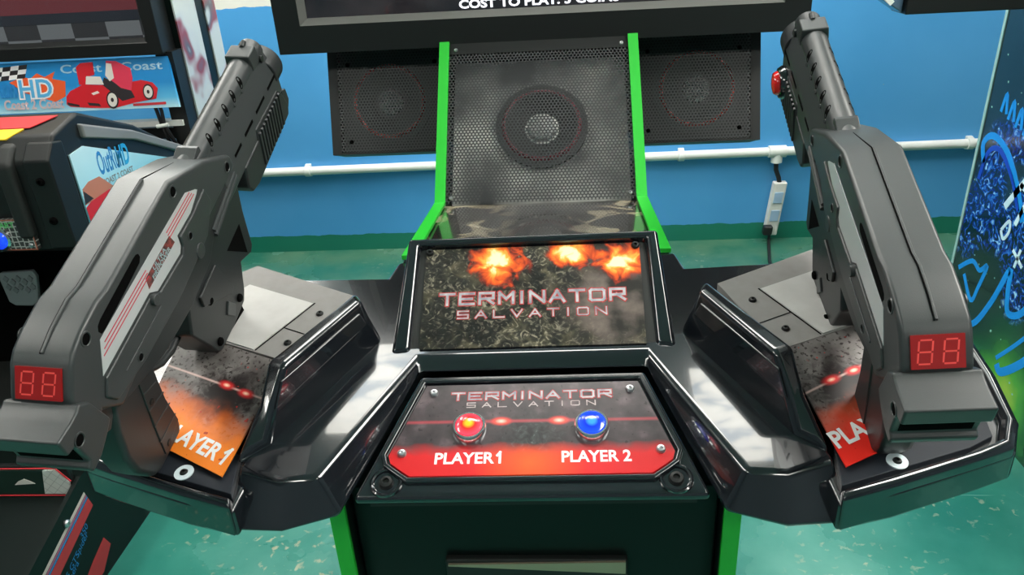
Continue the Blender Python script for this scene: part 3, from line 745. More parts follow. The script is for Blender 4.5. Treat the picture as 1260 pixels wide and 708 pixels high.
    mb = MB(); mb.prism([(-0.0205, bz - .012), (0.0205, bz - .012), (0.0225, bz + 0.004), (0.0205, bz + 0.0235), (-0.0205, bz + 0.0235), (-0.0225, bz + .004)], 0.343, 0.377, lambda a, b, w: (a, w, b)); cl = part(mb, 'clamp', M['gun'], br, 0.0025)
    mb = MB(); mb.cyl((0, 0.372, bz + .0225), (0, 0.384, bz + .0255), 0.0042, n=14); part(mb, 'front_sight', M['gundark'], br)
    mb = MB(); mb.cyl((0.02, 0.379, bz - 0.004), (0.0255, 0.379, bz - 0.004), 0.0065, n=16); mb.cyl((-0.02, 0.379, bz - 0.004), (-0.0255, 0.379, bz - 0.004), 0.0065, n=16); part(mb, 'clamp_bolt', M['gunscrew'], br, 0.001)
    mb = MB(); mb.prism([(0.088, -0.075), (0.088, -0.055), (0.117, -0.0465), (0.124, -0.0485), (0.127, -0.075)], -0.016, 0.016, P); part(mb, 'rear_sight', M['gun'], br, 0.0015)
    for s in (-1, 1):
        for k in range(5):
            l = 0.153 + 0.0353 * k
            a1 = R(38); c1 = Vector((s * math.cos(a1), 0, math.sin(a1)))
            a2 = R(2); c2 = Vector((s * math.cos(a2), 0, math.sin(a2)))
            q1 = Vector((0, l + 0.004, bz)); q2 = Vector((0, l - 0.003, bz))
            mb = MB(); ring = []
            for rr in (0.0200, 0.0207):
                pts = []
                for i_ in range(16):
                    th = 2 * PI * i_ / 16; aa = R(26) + R(27) * math.cos(th); yy = 0.0062 * math.sin(th) + 0.0045 * math.cos(th)
                    pts.append((s * rr * math.cos(aa), l + yy, bz + rr * math.sin(aa)))
                ring.append(pts)
            vs_ = [[mb.bm.verts.new(p) for p in r_] for r_ in ring]
            cv_ = mb.bm.verts.new((s * 0.0210 * math.cos(R(26)), l, bz + 0.0210 * math.sin(R(26))))
            for i_ in range(16):
                j_ = (i_ + 1) % 16
                mb.bm.faces.new((vs_[0][i_], vs_[0][j_], vs_[1][j_], vs_[1][i_])); mb.bm.faces.new((vs_[1][i_], vs_[1][j_], cv_))
            part(mb, 'barrel_slot', M['hole'], br, smooth=False)
            mb = MB(); mb.cyl((s * 0.0195, l - 0.008, bz - 0.002), (s * 0.0222, l - 0.0085, bz - 0.001), 0.0036, n=12); part(mb, 'slot_pin', M['gun'], br, 0.001)
    # hand guard under the barrel
    cs = [(-0.018, -0.066), (0.018, -0.066), (0.0305, -0.100), (0.034, -0.108), (0.034, -0.150), (0.022, -0.168), (-0.022, -0.168), (-0.034, -0.150), (-0.034, -0.108), (-0.0305, -0.100)]
    mb = MB(); mb.prism(cs, 0.12, 0.400, lambda a, b, w: (a, w, b)); hg = part(mb, 'hand_guard', M['gun'], bevel=0.003)
    mb = MB(); mb.cyl((0, 0.385, -0.112), (0, 0.425, -0.112), 0.037, n=36); part(mb, 'front_cap', M['gundark'], hg, 0.003)
    for s in (-1, 1):
        for a, b in ((0.345, 0.385), (0.282, 0.325), (0.224, 0.262), (0.174, 0.204)):
            mb = MB(); mb.box(*sorted((s * 0.0338, s * 0.0348)), a, b, -0.1135, -0.1085); part(mb, 'guard_slot', M['hole'], hg, smooth=False)
    # pump fore-end with ribs
    pp = [(0.376, -0.134), (0.261, -0.128), (0.255, -0.147), (0.188, -0.147), (0.176, -0.180), (0.186, -0.198), (0.211, -0.204), (0.392, -0.200), (0.402, -0.185), (0.390, -0.150)]
    mb = MB(); mb.prism(pp, -0.036, 0.036, P); pu = part(mb, 'pump_grip', M['gundark'], bevel=0.004)
    for s in (-1, 1):
        mb = MB()
        for k in range(10):
            l = 0.262 + 0.0118 * k
            mb.loft([[(s * x, l + d + e * .1, z) for d in (0, 0.0065) for e in (0,)] + [(s * x, l + 0.0065 - 0.014, z - 0.056), (s * x, l - 0.014, z - 0.056)] for x, z in ((0.035, -0.138), (0.0395, -0.139))])
        part(mb, 'pump_ribs', M['gundark'], pu, 0.001, 1)
        mb = MB(); mb.prism([(0.394, -0.150), (0.412, -0.158), (0.414, -0.182), (0.402, -0.192), (0.385, -0.180)], s * 0.012, s * 0.034, P); part(mb, 'pump_tab', M['gundark'], pu, 0.002)
    # round red button on the left face of the pump
    mb = MB(); mb.lathe((-0.034, 0.362, -0.158), (-1, 0, 0), [(0.029, 0), (0.029, 0.006), (0.0255, 0.012), (0.0215, 0.013), (0.0205, 0.010)], 32); hb = part(mb, 'button_housing', M['gloss'])
    mb = MB(); mb.lathe((-0.034, 0.362, -0.158), (-1, 0, 0), [(0.0205, 0.008), (0.0205, 0.016), (0.0175, 0.0205), (0.010, 0.0225), (0, 0.023)], 32); part(mb, 'red_button', M['btnred'], hb)
    # receiver under the body
    rc = [(0.165, -0.105), (0.165, -0.140), (0.05, -0.150), (0.01, -0.172), (-0.07, -0.178), (-0.165, -0.165), (-0.265, -0.128), (-0.275, -0.10), (-0.26, -0.085)]
    mb = MB(); mb.prism(rc, -0.032, 0.032, P); rv = part(mb, 'receiver', M['gundark'], bevel=0.003)
    rods = []
    for s in (-1, 1):
        # stepped side plate under the sticker
        lp = [(0.058, -0.071), (0.030, -0.073), (0.014, -0.076), (0.008, -0.086), (-0.002, -0.098), (-0.036, -0.090), (-0.047, -0.096), (-0.100, -0.088), (-0.118, -0.087), (-0.133, -0.0745), (-0.245, -0.092), (-0.272, -0.100), (-0.262, -0.113), (-0.17, -0.130), (-0.05, -0.140), (0.02, -0.132), (0.060, -0.095)]
        lp = [(0.060, -0.071), (0.012, -0.0745), (-0.033, -0.072), (-0.037, -0.087), (-0.047, -0.0945), (-0.117, -0.087), (-0.133, -0.073), (-0.262, -0.067), (-0.278, -0.084), (-0.268, -0.106), (-0.20, -0.122), (-0.09, -0.132), (0.02, -0.128), (0.064, -0.098)]
        mb = MB(); mb.prism(lp, s * 0.030, s * 0.0395, P); part(mb, 'side_plate', M['gun'], rv, 0.0025)
        mb = MB(); mb.prism([(-0.13, -0.0985), (-0.235, -0.0925), (-0.236, -0.0955), (-0.131, -0.1015)], s * 0.039, s * 0.0408, P); part(mb, 'side_ridge', M['gun'], rv, 0.0008)
        for a, b, c, d in ((0.155, -0.128, 0.046, -0.144), (0.158, -0.1365, 0.046, -0.1535)):
            mb = MB(); mb.tube([(s * 0.0325, a, b), (s * 0.0325, c, d)], 0.0042, 10); part(mb, 'rod', M['gun'], rv)
        mb = MB(); mb.cyl((s * 0.036, -0.136, -0.080), (s * 0.0445, -0.136, -0.080), 0.0075, n=18); part(mb, 'boss', M['gun'], rv, 0.001)
        mb = MB(); mb.cyl((s * 0.031, -0.010, -0.126), (s * 0.041, -0.010, -0.126), 0.012, n=20); bs = part(mb, 'boss', M['gun'], rv, 0.002)
        # magazine side detail
        # side sticker
        st = [(0.047, -0.061), (0.043, -0.057), (0.020, -0.0415), (-0.175, -0.031), (-0.235, -0.0285), (-0.262, -0.063), (-0.133, -0.0695), (-0.119, -0.083), (-0.047, -0.0905), (-0.0385, -0.084), (-0.0355, -0.068), (0.011, -0.071), (0.041, -0.064)]
        mb = MB(); mb.prism(st, s * 0.0363, s * 0.0371, P); sk = part(mb, 'sticker', M['silver'], body, smooth=False, label='silver striped sticker')
        for k in range(3):
            z0 = -0.0455 - 0.0052 * k; z1 = -0.0345 - 0.0062 * k - 0.004
            for a, b, c, d in ((0.028 + 0.004 * k, z0 - 0.003, -0.052, z0 + 0.0005), (-0.118, z0 + 0.0025, -0.232 - 0.0062 * k, z0 + 0.0085)):
                mb = MB(); mb.prism([(a, b + .0008), (a, b - .0008), (c, d - .0008), (c, d + .0008)], s * 0.0371, s * 0.0373, P)
                part(mb, 'red_stripe', M['red_line'], sk, smooth=False)
        ax = Vector((0, 1, -0.03)) if s > 0 else Vector((0, -1, 0.03)); ay = Vector((0, 0.03, 1))
        mb = MB(); mb.prism([(-0.050, -0.0525), (-0.126, -0.0500), (-0.130, -0.0660), (-0.046, -0.0690)], s * 0.0371, s * 0.03725, P); part(mb, 'badge', M['badge'], sk, smooth=False)
        for tx, zz, hh, ww in (('ULTRA', -0.0585, 0.0068, 1.25), ('FIREPOWER', -0.0668, 0.0072, 1.0)):
            t = text('lettering', tx, hh * K, M['carlight_'], sk, Vector((s * 0.0375, -0.088, zz)) * K, ax, ay, bold=0.02, sx=ww)
        # dark vent slot above the sticker
        vs = [(-0.114, -0.0165), (-0.118, -0.0135), (-0.126, -0.0125), (-0.218, -0.0125), (-0.226, -0.0145), (-0.230, -0.020), (-0.228, -0.0265), (-0.222, -0.028), (-0.160, -0.0278), (-0.120, -0.0265), (-0.114, -0.022)]
        mb = MB(); mb.prism(vs, s * 0.0360, s * 0.0368, P); part(mb, 'vent_slot', M['hole'], body, smooth=False)
        # screw wells
        for l, z, w in ((-0.002, -0.0185, 0.0365), (-0.249, -0.0075, 0.0365), (0.138, -0.1005, 0.0365), (-0.342, -0.066, 0.0445), (-0.015, -0.088 - .002, 0.0395), (-0.205, -0.108, 0.0395)):
            r = 0.0085 if w != 0.0395 else 0.006
            mb = MB(); mb.lathe((s * (w - .0005), l, z), (s, 0, 0), [(r * 1.12, 0), (r * 1.08, 0.0014), (r * .92, 0.0016), (r * .82, 0.0004), (0, 0.0004)], 22); wl = part(mb, 'screw_well', M['gun'])
            mb = MB(); mb.lathe((s * (w - .0003), l, z), (s, 0, 0), [(r * .80, 0.0002), (r * .80, 0.0006), (0, 0.0006)], 18); part(mb, 'well_shadow', M['hole'], wl, smooth=False)
    # magazine block
    mg = [(0.165, -0.138), (0.145, -0.200), (0.132, -0.268), (0.120, -0.276), (0.083, -0.258), (0.060, -0.300), (0.046, -0.314), (-0.004, -0.314), (-0.058, -0.308), (-0.068, -0.298), (-0.099, -0.213), (-0.075, -0.172), (0.01, -0.160)]
    mb = MB(); mb.prism(mg, -0.029, 0.029, P); ma = part(mb, 'magazine', M['gundark'], bevel=0.004)
    for s in (-1, 1):
        mb = MB(); mb.prism([(0.015, -0.185), (0.032, -0.258), (0.020, -0.262), (-0.052, -0.205), (-0.050, -0.185)], s * 0.0285, s * 0.0335, P); part(mb, 'magazine_plate', M['gundark'], ma, 0.002)
        mb = MB(); mb.prism([(0.005, -0.262), (0.018, -0.285), (0.003, -0.300), (-0.012, -0.276)], s * 0.0285, s * 0.032, P); part(mb, 'magazine_catch', M['gun'], ma, 0.0015)
        mb = MB(); mb.prism([(0.118, -0.205), (0.108, -0.262), (0.060, -0.205)], s * 0.0286, s * 0.0296, P); part(mb, 'magazine_recess', M['hole'], ma, smooth=False)
        for l, z in ((-0.032, -0.215), (0.035, -0.292), (-0.055, -0.288)):
            mb = MB(); mb.lathe((s * 0.029, l, z), (s, 0, 0), [(0.007, 0), (0.007, 0.003), (0.005, 0.0048), (0, 0.0048)], 16); part(mb, 'magazine_screw', M['hole'], ma)
    # trigger guard and trigger
    mb = MB(); mb.tube([(0, -0.085, -0.222), (0, -0.118, -0.224), (0, -0.146, -0.214), (0, -0.168, -0.196), (0, -0.182, -0.172)], 0.0062, 12); part(mb, 'trigger_guard', M['gundark'])
    mb = MB(); mb.tube([(0, -0.128, -0.165), (0, -0.134, -0.182), (0, -0.131, -0.197), (0, -0.122, -0.208)], 0.0052, 12); part(mb, 'trigger', M['gloss'])
    # pistol grip
    gp_ = [(-0.165, -0.140), (-0.178, -0.165), (-0.193, -0.225), (-0.196, -0.286), (-0.206, -0.300), (-0.270, -0.292), (-0.286, -0.282), (-0.301, -0.240), (-0.300, -0.206), (-0.286, -0.165), (-0.262, -0.118), (-0.20, -0.118)]
    mb = MB(); mb.prism(gp_, -0.0215, 0.0215, P); gr_ = part(mb, 'grip', M['gundark'], bevel=0.009, seg=4)
    for s in (-1, 1):
        mb = MB(); mb.prism([(-0.216, -0.148), (-0.184, -0.165), (-0.197, -0.222), (-0.200, -0.275), (-0.252, -0.281), (-0.241, -0.235)], s * 0.0205, s * 0.0235, P); gp2 = part(mb, 'grip_panel', M['gundark'], gr_, 0.002)
        mb = MB()
        for k in range(4):
            t = k / 3.0
            a = (-0.191 - 0.008 * t, -0.186 - 0.074 * t); b = (-0.222 - 0.026 * t, -0.172 - 0.082 * t)
            mb.prism([(a[0], a[1] + .001), (a[0], a[1] - .001), (b[0], b[1] - .001), (b[0], b[1] + .001)], s * 0.0234, s * 0.0243, P)
        part(mb, 'grip_ridge', M['gun'], gp2, smooth=False)
        for l, z in ((-0.218, -0.196), (-0.236, -0.276)):
            mb = MB(); mb.lathe((s * 0.0234, l, z), (s, 0, 0), [(0.0055, 0), (0.0055, 0.001), (0.0035, 0.0014), (0, 0.0008)], 16); part(mb, 'grip_screw', M['gunscrew'], gp2)
    mb = MB(); mb.prism([(-0.282, -0.095), (-0.318, -0.108), (-0.340, -0.117), (-0.33, -0.121), (-0.285, -0.150), (-0.262, -0.135)], -0.018, 0.018, P); part(mb, 'stock_web', M['gundark'], bevel=0.002)
    # mount that holds the gun on the tray
    mb = MB(); mb.prism([(0.040, -0.310), (-0.050, -0.306), (-0.030, -0.330), (0.010, -0.352), (0.040, -0.345)], -0.024, 0.024, P); part(mb, 'mount', M['hole'])
    return o
C0 = (0.0496, 0, 1.5)
def scaled(p): return tuple(C0[i] + K * (p[i] - C0[i]) for i in range(3))
gL = gun(scaled((-0.50261, 0.93303, 1.21462)), 0.0746, 0.4272, -0.0747, 'left dark grey toy gun, standing over the orange PLAYER 1 plate')
gun_parts(gL)
gR = gun(scaled((0.4419, 0.9744, 1.2103)), 0.0351, 0.4247, 0.0948, 'right dark grey toy gun with the red side button showing, over the red plate')
def copy_kids(a, b, depth=0):
    for ch in list(a.children):
        c = ch.copy(); COL.objects.link(c); c.parent = b
        if depth < 1: copy_kids(ch, c, depth + 1)
copy_kids(gL, gR)

# ------------------------------------------------------------------ wall fittings
cp_o = empty('conduit_pipe', (0, WY - 0.03, 0.43), 'thin white pipe running level across the blue wall', 'pipe')
mb = MB(); mb.cyl((-2.2, WY - 0.026, 0.427), (3.2, WY - 0.026, 0.460), 0.021, n=16); mb.build('pipe', M['pipe'], cp_o, (0, WY - 0.03, 0.43))
for x in (-1.19, 0.60, 1.9, -0.5):
    z = 0.427 + (x + 2.2) / 5.4 * 0.033
    mb = MB(); mb.cyl((x - .014, WY - 0.026, z), (x + .014, WY - 0.026, z), 0.027, n=16); mb.box(x - .014, x + .014, WY - 0.02, WY, z - .03, z + .03); mb.build('clip', M['pipe'], cp_o, (0, WY - 0.03, 0.43), 0.003)
mb = MB(); mb.cyl((1.0, WY - 0.026, 0.447), (1.08, WY - 0.026, 0.447), 0.028, n=18); mb.cyl((1.04, WY - 0.026, 0.44), (1.04, WY - 0.026, 0.395), 0.026, n=18); mb.build('tee_joint', M['pipe'], cp_o, (0, WY - 0.03, 0.43), 0.002)
ps = empty('power_strip', (1.06, WY - 0.03, 0.17), 'white power strip hanging from the wall pipe beside the right gun', 'power strip')
po = (1.06, WY - 0.03, 0.17)
tilt = lambda v: Vector((v[0] + (0.29 - v[2]) * -0.10, v[1], v[2]))
mb = MB(); mb.box(1.035, 1.097, WY - 0.05, WY - 0.008, 0.035, 0.30); mb.build('housing', mat('white_strip_plastic', (0.72, 0.72, 0.68), 0.4), ps, po, 0.006, tf=tilt)
for z in (0.20, 0.11):
    mb = MB(); mb.box(1.046, 1.086, WY - 0.054, WY - 0.05, z, z + 0.055); mb.build('socket', mat('blue_white_socket', (0.35, 0.50, 0.68), 0.4), ps, po, 0.002, tf=tilt)
mb = MB(); mb.tube([(1.04, WY - 0.026, 0.40), (1.042, WY - 0.03, 0.36), (1.058, WY - 0.03, 0.32), (1.064, WY - 0.03, 0.295)], 0.011, 10); mb.build('lead', M['cable'], ps, po)
mb = MB(); mb.box(1.02, 1.062, WY - 0.088, WY - 0.05, 0.05, 0.095); mb.build('plug', M['cable'], ps, po, 0.008, tf=tilt)
mb = MB(); mb.tube([(1.03, WY - 0.07, 0.05), (1.03, WY - 0.07, 0.02), (1.02, WY - 0.12, 0.009), (0.98, WY - 0.30, 0.008), (0.97, WY - 0.5, 0.008), (0.85, WY - 0.7, 0.008), (0.6, WY - 0.9, 0.008)], 0.007, 10)
tag(mb.build('power_cable', M['cable']), 'thin black cable trailing from the power strip to the floor', 'cable')

# ------------------------------------------------------------------ left: driving cabinet
XL = -1.17
LO = (-1.7, 1.9, 0)
DM = empty('driving_arcade_machine', LO, 'black racing cabinet with a blue red-car sign under its screen', 'arcade machine')
M['decalred'] = mat('red_decal', (0.55, 0.03, 0.04), 0.35)
M['decalpink'] = mat('pink_stripe', (0.45, 0.12, 0.22), 0.4)
M['decalwhite'] = mat('pale_stripe', (0.62, 0.55, 0.50), 0.4)
M['decalblue'] = mat('blue_print', (0.02, 0.22, 0.55), 0.4)
M['carred'] = mat('red_car_print', (0.62, 0.012, 0.022), 0.35)
M['cardark'] = mat('dark_car_print', (0.02, 0.015, 0.018), 0.4)
M['carlight'] = mat('pale_car_print', (0.72, 0.68, 0.62), 0.4)
M['yellow'] = mat('yellow_decal', (0.85, 0.55, 0.02), 0.4)
# base box along the floor with printed side
sec = lambda y, zt: [(-2.3, y, 0), (XL, y, 0), (XL, y, zt), (XL - 0.012, y, zt), (XL - 0.014, y, zt - 0.04), (-2.3, y, zt - 0.04)]
mb = MB(); mb.loft([sec(0.7, 0.10), sec(1.19, 0.226), sec(1.44, 0.30), sec(1.62, 0.30)]); base = mb.build('base', M['cab'], DM, LO, smooth=False)
mb = MB(); mb.box(-2.3, XL, 1.62, 2.20, 0.0, 0.32); mb.build('pedal_box', M['matt'], DM, LO)
def onx(pts, k, x=XL): return [[(x + d, y, z) for y, z in pts] for d in (0.0, k)]
def decal(name, pts, m, par=base, k=0.0008, x=XL):
    mb = MB(); mb.loft(onx(pts, k, x)); return mb.build(name, m, par, LO, smooth=False)
def lin(a, b, t): return (a[0] + (b[0] - a[0]) * t, a[1] + (b[1] - a[1]) * t)
A0, A1, B0_, B1 = (1.432, 0.257), (1.445, 0.203), (0.95, 0.105), (1.00, 0.055)
for t0_, t1_, mm in ((0.0, 0.16, 'decalwhite'), (0.20, 0.30, 'decalpink'), (0.34, 0.42, 'decalblue'), (0.46, 1.0, 'decalred')):
    decal('stripe', [lin(A0, A1, t0_), lin(A0, A1, t1_), lin(B0_, B1, t1_), lin(B0_, B1, t0_)], M[mm])
decal('red_panel', [(1.440, 0.098), (1.455, 0.062), (1.40, 0.020), (1.18, 0.0), (1.25, 0.02), (1.38, 0.078)], M['decalred'])
ud_ = Vector((0, -0.92, -0.28)); vd_ = Vector((0, -0.28, 0.92))
for k, tx in enumerate(('350', 'Spider', '575 GTS', 'Panamera', '250 GTO')):
    text('lettering', tx, 0.017, M['decalblue'], base, (XL + 0.0006, 1.405 - 0.03 * k + 0.02 * (k % 2), 0.170 - 0.018 * k), (0, 0.80, 0.30), (0, -0.30, 0.80), LO, align='RIGHT', shear=0.2)
screw(base, (XL, 1.345, 0.235), (1, 0, 0), LO, 0.010)
# dashboard pod
dash = [(1.70, 0.80), (1.70, 1.03), (1.745, 1.085), (1.86, 1.112), (2.10, 1.02), (2.38, 0.86), (2.38, 0.30), (2.1, 0.30), (2.02, 0.74)]
mb = MB(); mb.loft([[(x, y, z) for y, z in dash] for x in (-2.4, XL)]); dsh = mb.build('dashboard', M['satin'], DM, LO, 0.010)
edge = [(1.845, 1.078), (2.072, 1.004), (2.345, 0.882)]
mb = MB(); mb.loft([[(x, 1.845, 1.085 + z), (x, 2.072, 1.010 + z), (x, 2.345, 0.888 + z), (x, 2.345, 0.862 + z), (x, 2.072, 0.982 + z), (x, 1.845, 1.048 + z)] for x, z in ((XL - 0.10, 0.012), (XL + 0.012, 0.0))]); mb.build('grey_cover', M['grey'], dsh, LO, 0.006)
# side art
art = [(1.775, 1.024), (1.838, 1.030), (2.275, 0.868), (2.275, 0.60), (1.80, 0.60), (1.775, 0.75)]
g = G('cyan_side_art'); u_, v_ = g.uv()
M['sideart'] = g.done(g.ramp(v_, [(0.0, (0.45, 0.42, 0.36)), (0.55, (0.30, 0.55, 0.62)), (0.62, (0.10, 0.55, 0.72)), (0.80, (0.20, 0.62, 0.78)), (0.98, (0.55, 0.78, 0.85))]), 0.3, 0.2)
mb = MB(); mb.loft(onx(art, 0.004)); sa = mb.build('side_art', M['sideart'], DM, LO, smooth=False)
uvproj(sa, (0, 0, 0.0), (0, 1, 0), (0, 0, 1 / 1.05), LO)
tag(sa, 'pale blue printed side panel with red sports car')
XA = XL + 0.0042
yx, zx = Vector((0, 1, 0)), Vector((0, 0, 1))
text('lettering', 'OutRun', 0.060, M['decalblue'], sa, (XA, 1.872, 0.942), (0, 1, -0.05), (0, 0.05, 1), LO, align='LEFT', bold=0.02, sx=0.42)
text('lettering', 'HD', 0.055, mat('cyan_print', (0.02, 0.36, 0.70), 0.4), sa, (XA, 1.962, 0.936), (0, 1, -0.05), (0, 0.05, 1), LO, align='LEFT', bold=0.03, sx=0.55)
text('lettering', 'COAST 2 COAST', 0.016, M['grey'], sa, (XA, 1.872, 0.912), (0, 1, -0.05), (0, 0.05, 1), LO, align='LEFT', bold=0.02, sx=0.9)
decal('printed_car_body', [(1.776, 0.813), (1.776, 0.863), (1.776, 0.886), (1.815, 0.898), (1.915, 0.896), (2.115, 0.838), (2.115, 0.728), (1.776, 0.728), (1.776, 0.748)], M['carred'], sa, 0.0008, XL + .004)
decal('printed_car_cabin', [(1.776, 0.893), (1.783, 0.933), (1.815, 0.943), (1.865, 0.941), (1.915, 0.898)], mat('tan_print', (0.50, 0.18, 0.11), 0.4), sa, 0.0010, XL + .004)
decal('printed_car_window', [(1.776, 0.895), (1.783, 0.928), (1.815, 0.898)], M['cardark'], sa, 0.0013, XL + .004)
mb = MB(); mb.cyl((XL + .0045, 1.800, 0.790), (XL + .0056, 1.800, 0.790), 0.040, n=24); mb.build('printed_wheel', M['cardark'], sa, LO)
# front corner column with two screws
mb = MB(); mb.prism([(1.690, 0.81), (1.690, 1.035), (1.725, 1.072), (1.765, 1.066), (1.765, 0.80)], XL - 0.062, XL + 0.005, lambda a, b, w: (w, a, b)); co = mb.build('corner_post', M['satin'], DM, LO, 0.006)
for z in (0.885, 0.985): screw(co, (XL - 0.030, 1.690, z), (0, -1, 0), LO, 0.010, M['hole'])
mb = MB(); mb.prism([(1.68, 0.84), (1.68, 1.03), (1.72, 1.07), (1.75, 1.07), (1.75, 0.84)], -1.300, -1.258, lambda a, b, w: (w, a, b)); mb.build('cowl_rib', M['matt'], dsh, LO, 0.012)
# red and yellow decal on top of the dashboard
mb = MB(); mb.loft([[(-1.9, 1.775, 1.094 + k), (-1.245, 1.775, 1.0945 + k), (-1.205, 1.835, 1.109 + k), (-1.9, 1.835, 1.109 + k)] for k in (0.0, 0.002)]); mb.build('red_decal', M['decalred'], dsh, LO, smooth=False)
mb = MB(); mb.loft([[(-1.9, 1.735, 1.076 + k), (-1.285, 1.735, 1.076 + k), (-1.255, 1.768, 1.092 + k), (-1.9, 1.768, 1.092 + k)] for k in (0.001, 0.004)]); mb.build('yellow_decal', M['yellow'], dsh, LO, smooth=False)
# button panel with mesh print
g = G('mesh_print'); 
M['meshprint'] = g.done(g.ramp(g.voro(75, 'DISTANCE_TO_EDGE', rnd=0.15), [(0.05, (0.42, 0.42, 0.40)), (0.14, (0.03, 0.03, 0.03))]), 0.35)
mb = MB(); mb.box(-1.62, -1.262, 1.686, 1.699, 0.812, 0.893); bpn = mb.build('button_panel', M['meshprint'], DM, LO, smooth=False); uvproj(bpn, (-1.62, 1.69, 0.8), XD, (0, 0, 1), LO)
mb = MB()
for a in ((-1.62, -1.262, 0.812, 0.8145), (-1.62, -1.262, 0.8905, 0.893), (-1.2645, -1.262, 0.8145, 0.8905)): mb.box(a[0], a[1], 1.6850, 1.6862, a[2], a[3])
mb.build('red_border', mat('copper_border', (0.35, 0.10, 0.06), 0.4), bpn, LO, smooth=False)
mb = MB(); mb.lathe((-1.352, 1.686, 0.843), (0, -1, 0), [(0.024, 0), (0.024, 0.006), (0.020, 0.012), (0.012, 0.016), (0, 0.017)], 24); bb = mb.build('blue_button', M['lblue'], bpn, LO); uvproj(bb, (-1.352, 1.69, 0.843), XD, (0, 0, 1), LO)
mb = MB(); mb.lathe((-1.352, 1.686, 0.843), (0, -1, 0), [(0.032, 0), (0.031, 0.006), (0.025, 0.008), (0.0245, 0.002)], 24); mb.build('chrome_ring', M['chrome'], bb, LO)
text('lettering', 'START', 0.014, mat('green_print', (0.10, 0.45, 0.14), 0.4), bpn, (-1.332, 1.6855, 0.872), XD, (0, 0, 1), LO, bold=0.03)
screw(bpn, (-1.276, 1.686, 0.880), (0, -1, 0), LO, 0.006); screw(bpn, (-1.276, 1.686, 0.824), (0, -1, 0), LO, 0.006)
# pedal
mb = MB(); mb.loft([[(-1.600, y, 0.640), (-1.500, y, 0.645), (-1.492, y, 0.625), (-1.512, y, 0.545), (-1.535, y, 0.53), (-1.588, y, 0.532), (-1.604, y, 0.545), (-1.608, y, 0.62)] for y in (1.935, 1.95)])
pd = mb.build('pedal', M['pedal'], DM, LO, 0.004)
mb = MB()
for i in range(5):
    for j in range(2): 
        x = -1.585 + 0.0185 * i; z = 0.595 + 0.026 * j - (i % 2) * 0.010
        mb.loft([[(x, y, z - .011), (x + .009, y, z), (x, y, z + .011), (x - .009, y, z)] for y in (1.931, 1.936)])
mb.build('tread', mat('pedal_tread', (0.22, 0.23, 0.24), 0.5), pd, LO, smooth=False)
mb = MB(); mb.box(-1.545, -1.515, 1.95, 1.972, 0.30, 0.60); mb.build('pedal_arm', M['matt'], pd, LO)
mb = MB(); mb.box(-2.3, XL - 0.03, 1.97, 2.02, 0.28, 0.82); mb.build('foot_well', M['hole'], DM, LO)
# tower: screen, marquee, side panel
mb = MB(); mb.box(-2.4, XL - 0.02, 2.47, 2.60, 1.17, 2.0); tw = mb.build('screen_box', M['satin'], DM, LO)
ro2 = lambda x0, x1, z0, z1, y: [(x0, y, z0), (x1, y, z0), (x1, y, z1), (x0, y, z1)]
mb = MB(); mb.loft([ro2(-2.4, XL - .02, 1.165, 2.0, 2.47), ro2(-2.4, XL - .02, 1.165, 2.0, 2.40), ro2(-2.34, -1.232, 1.203, 1.9, 2.40), ro2(-2.32, -1.25, 1.215, 1.9, 2.43)], cap=False); mb.build('screen_bezel', M['satin'], tw, LO, 0.004)
g = G('racing_screen'); tc = g.N.new('ShaderNodeTexCoord'); sx_ = g.N.new('ShaderNodeSeparateXYZ'); g.L.new(tc.outputs['Object'], sx_.inputs[0])
ck = g.N.new('ShaderNodeTexChecker'); ck.inputs['Scale'].default_value = 9; ck.inputs['Color1'].default_value = (0.02, 0.02, 0.022, 1); ck.inputs['Color2'].default_value = (0.10, 0.11, 0.115, 1)
g.L.new(tc.outputs['Object'], ck.inputs['Vector'])
zf = g.math('SUBTRACT', sx_.outputs[2], 1.212)
cc = g.ramp(g.math('MULTIPLY', zf, 5.0), [(0.0, (0, 0, 0)), (0.27, (0, 0, 0)), (0.28, (0.012, 0.014, 0.02)), (0.42, (0.012, 0.014, 0.02)), (0.43, (0.10, 0.02, 0.025)), (0.72, (0.13, 0.025, 0.03)), (0.73, (0.40, 0.28, 0.03)), (1.0, (0.3, 0.25, 0.1))], 'CONSTANT')
cc = g.mix(g.math('LESS_THAN', zf, 0.055), cc, ck.outputs[0])
g.L.new(cc, g.b.inputs['Emission Color']); g.b.inputs['Emission Strength'].default_value = 0.7
mb = MB(); mb.box(-2.32, -1.245, 2.432, 2.44, 1.21, 1.9); mb.build('screen', g.done((0.01, 0.01, 0.01), 0.15, 0.3), tw, LO, smooth=False)
# marquee sign (tilted)
q0, q1 = Vector((0, 2.375, 1.007)), Vector((0, 2.415, 1.158)); YM = (q1 - q0).normalized(); nM = Vector((0, -YM.z, YM.y))
m3 = lambda x, v, h=0.0: q0 + XD * x + YM * v + nM * h
HM = (q1 - q0).length
g = G('blue_marquee_art'); u_, v_ = g.uv()
M['marq'] = g.done(g.ramp(g.math('DIVIDE', v_, HM), [(0.0, (0.45, 0.72, 0.80)), (0.2, (0.10, 0.45, 0.72)), (0.5, (0.015, 0.24, 0.58)), (1.0, (0.012, 0.25, 0.60))]), 0.35)
mb = MB(); mb.loft([[m3(-2.35, 0, k), m3(-1.166, 0, k), m3(-1.186, HM, k), m3(-2.35, HM, k)] for k in (-0.012, 0.0)])
mq = mb.build('marquee_sign', M['marq'], DM, LO, smooth=False); uvproj(mq, q0, XD, YM, LO); tag(mq, 'blue sign with a red car and checkered flag lettering')
def mdecal(name, pts, m, k=0.001):
    mb = MB(); mb.loft([[m3(x, v, h) for x, v in pts] for h in (0.0, k)]); return mb.build(name, m, mq, LO, smooth=False)
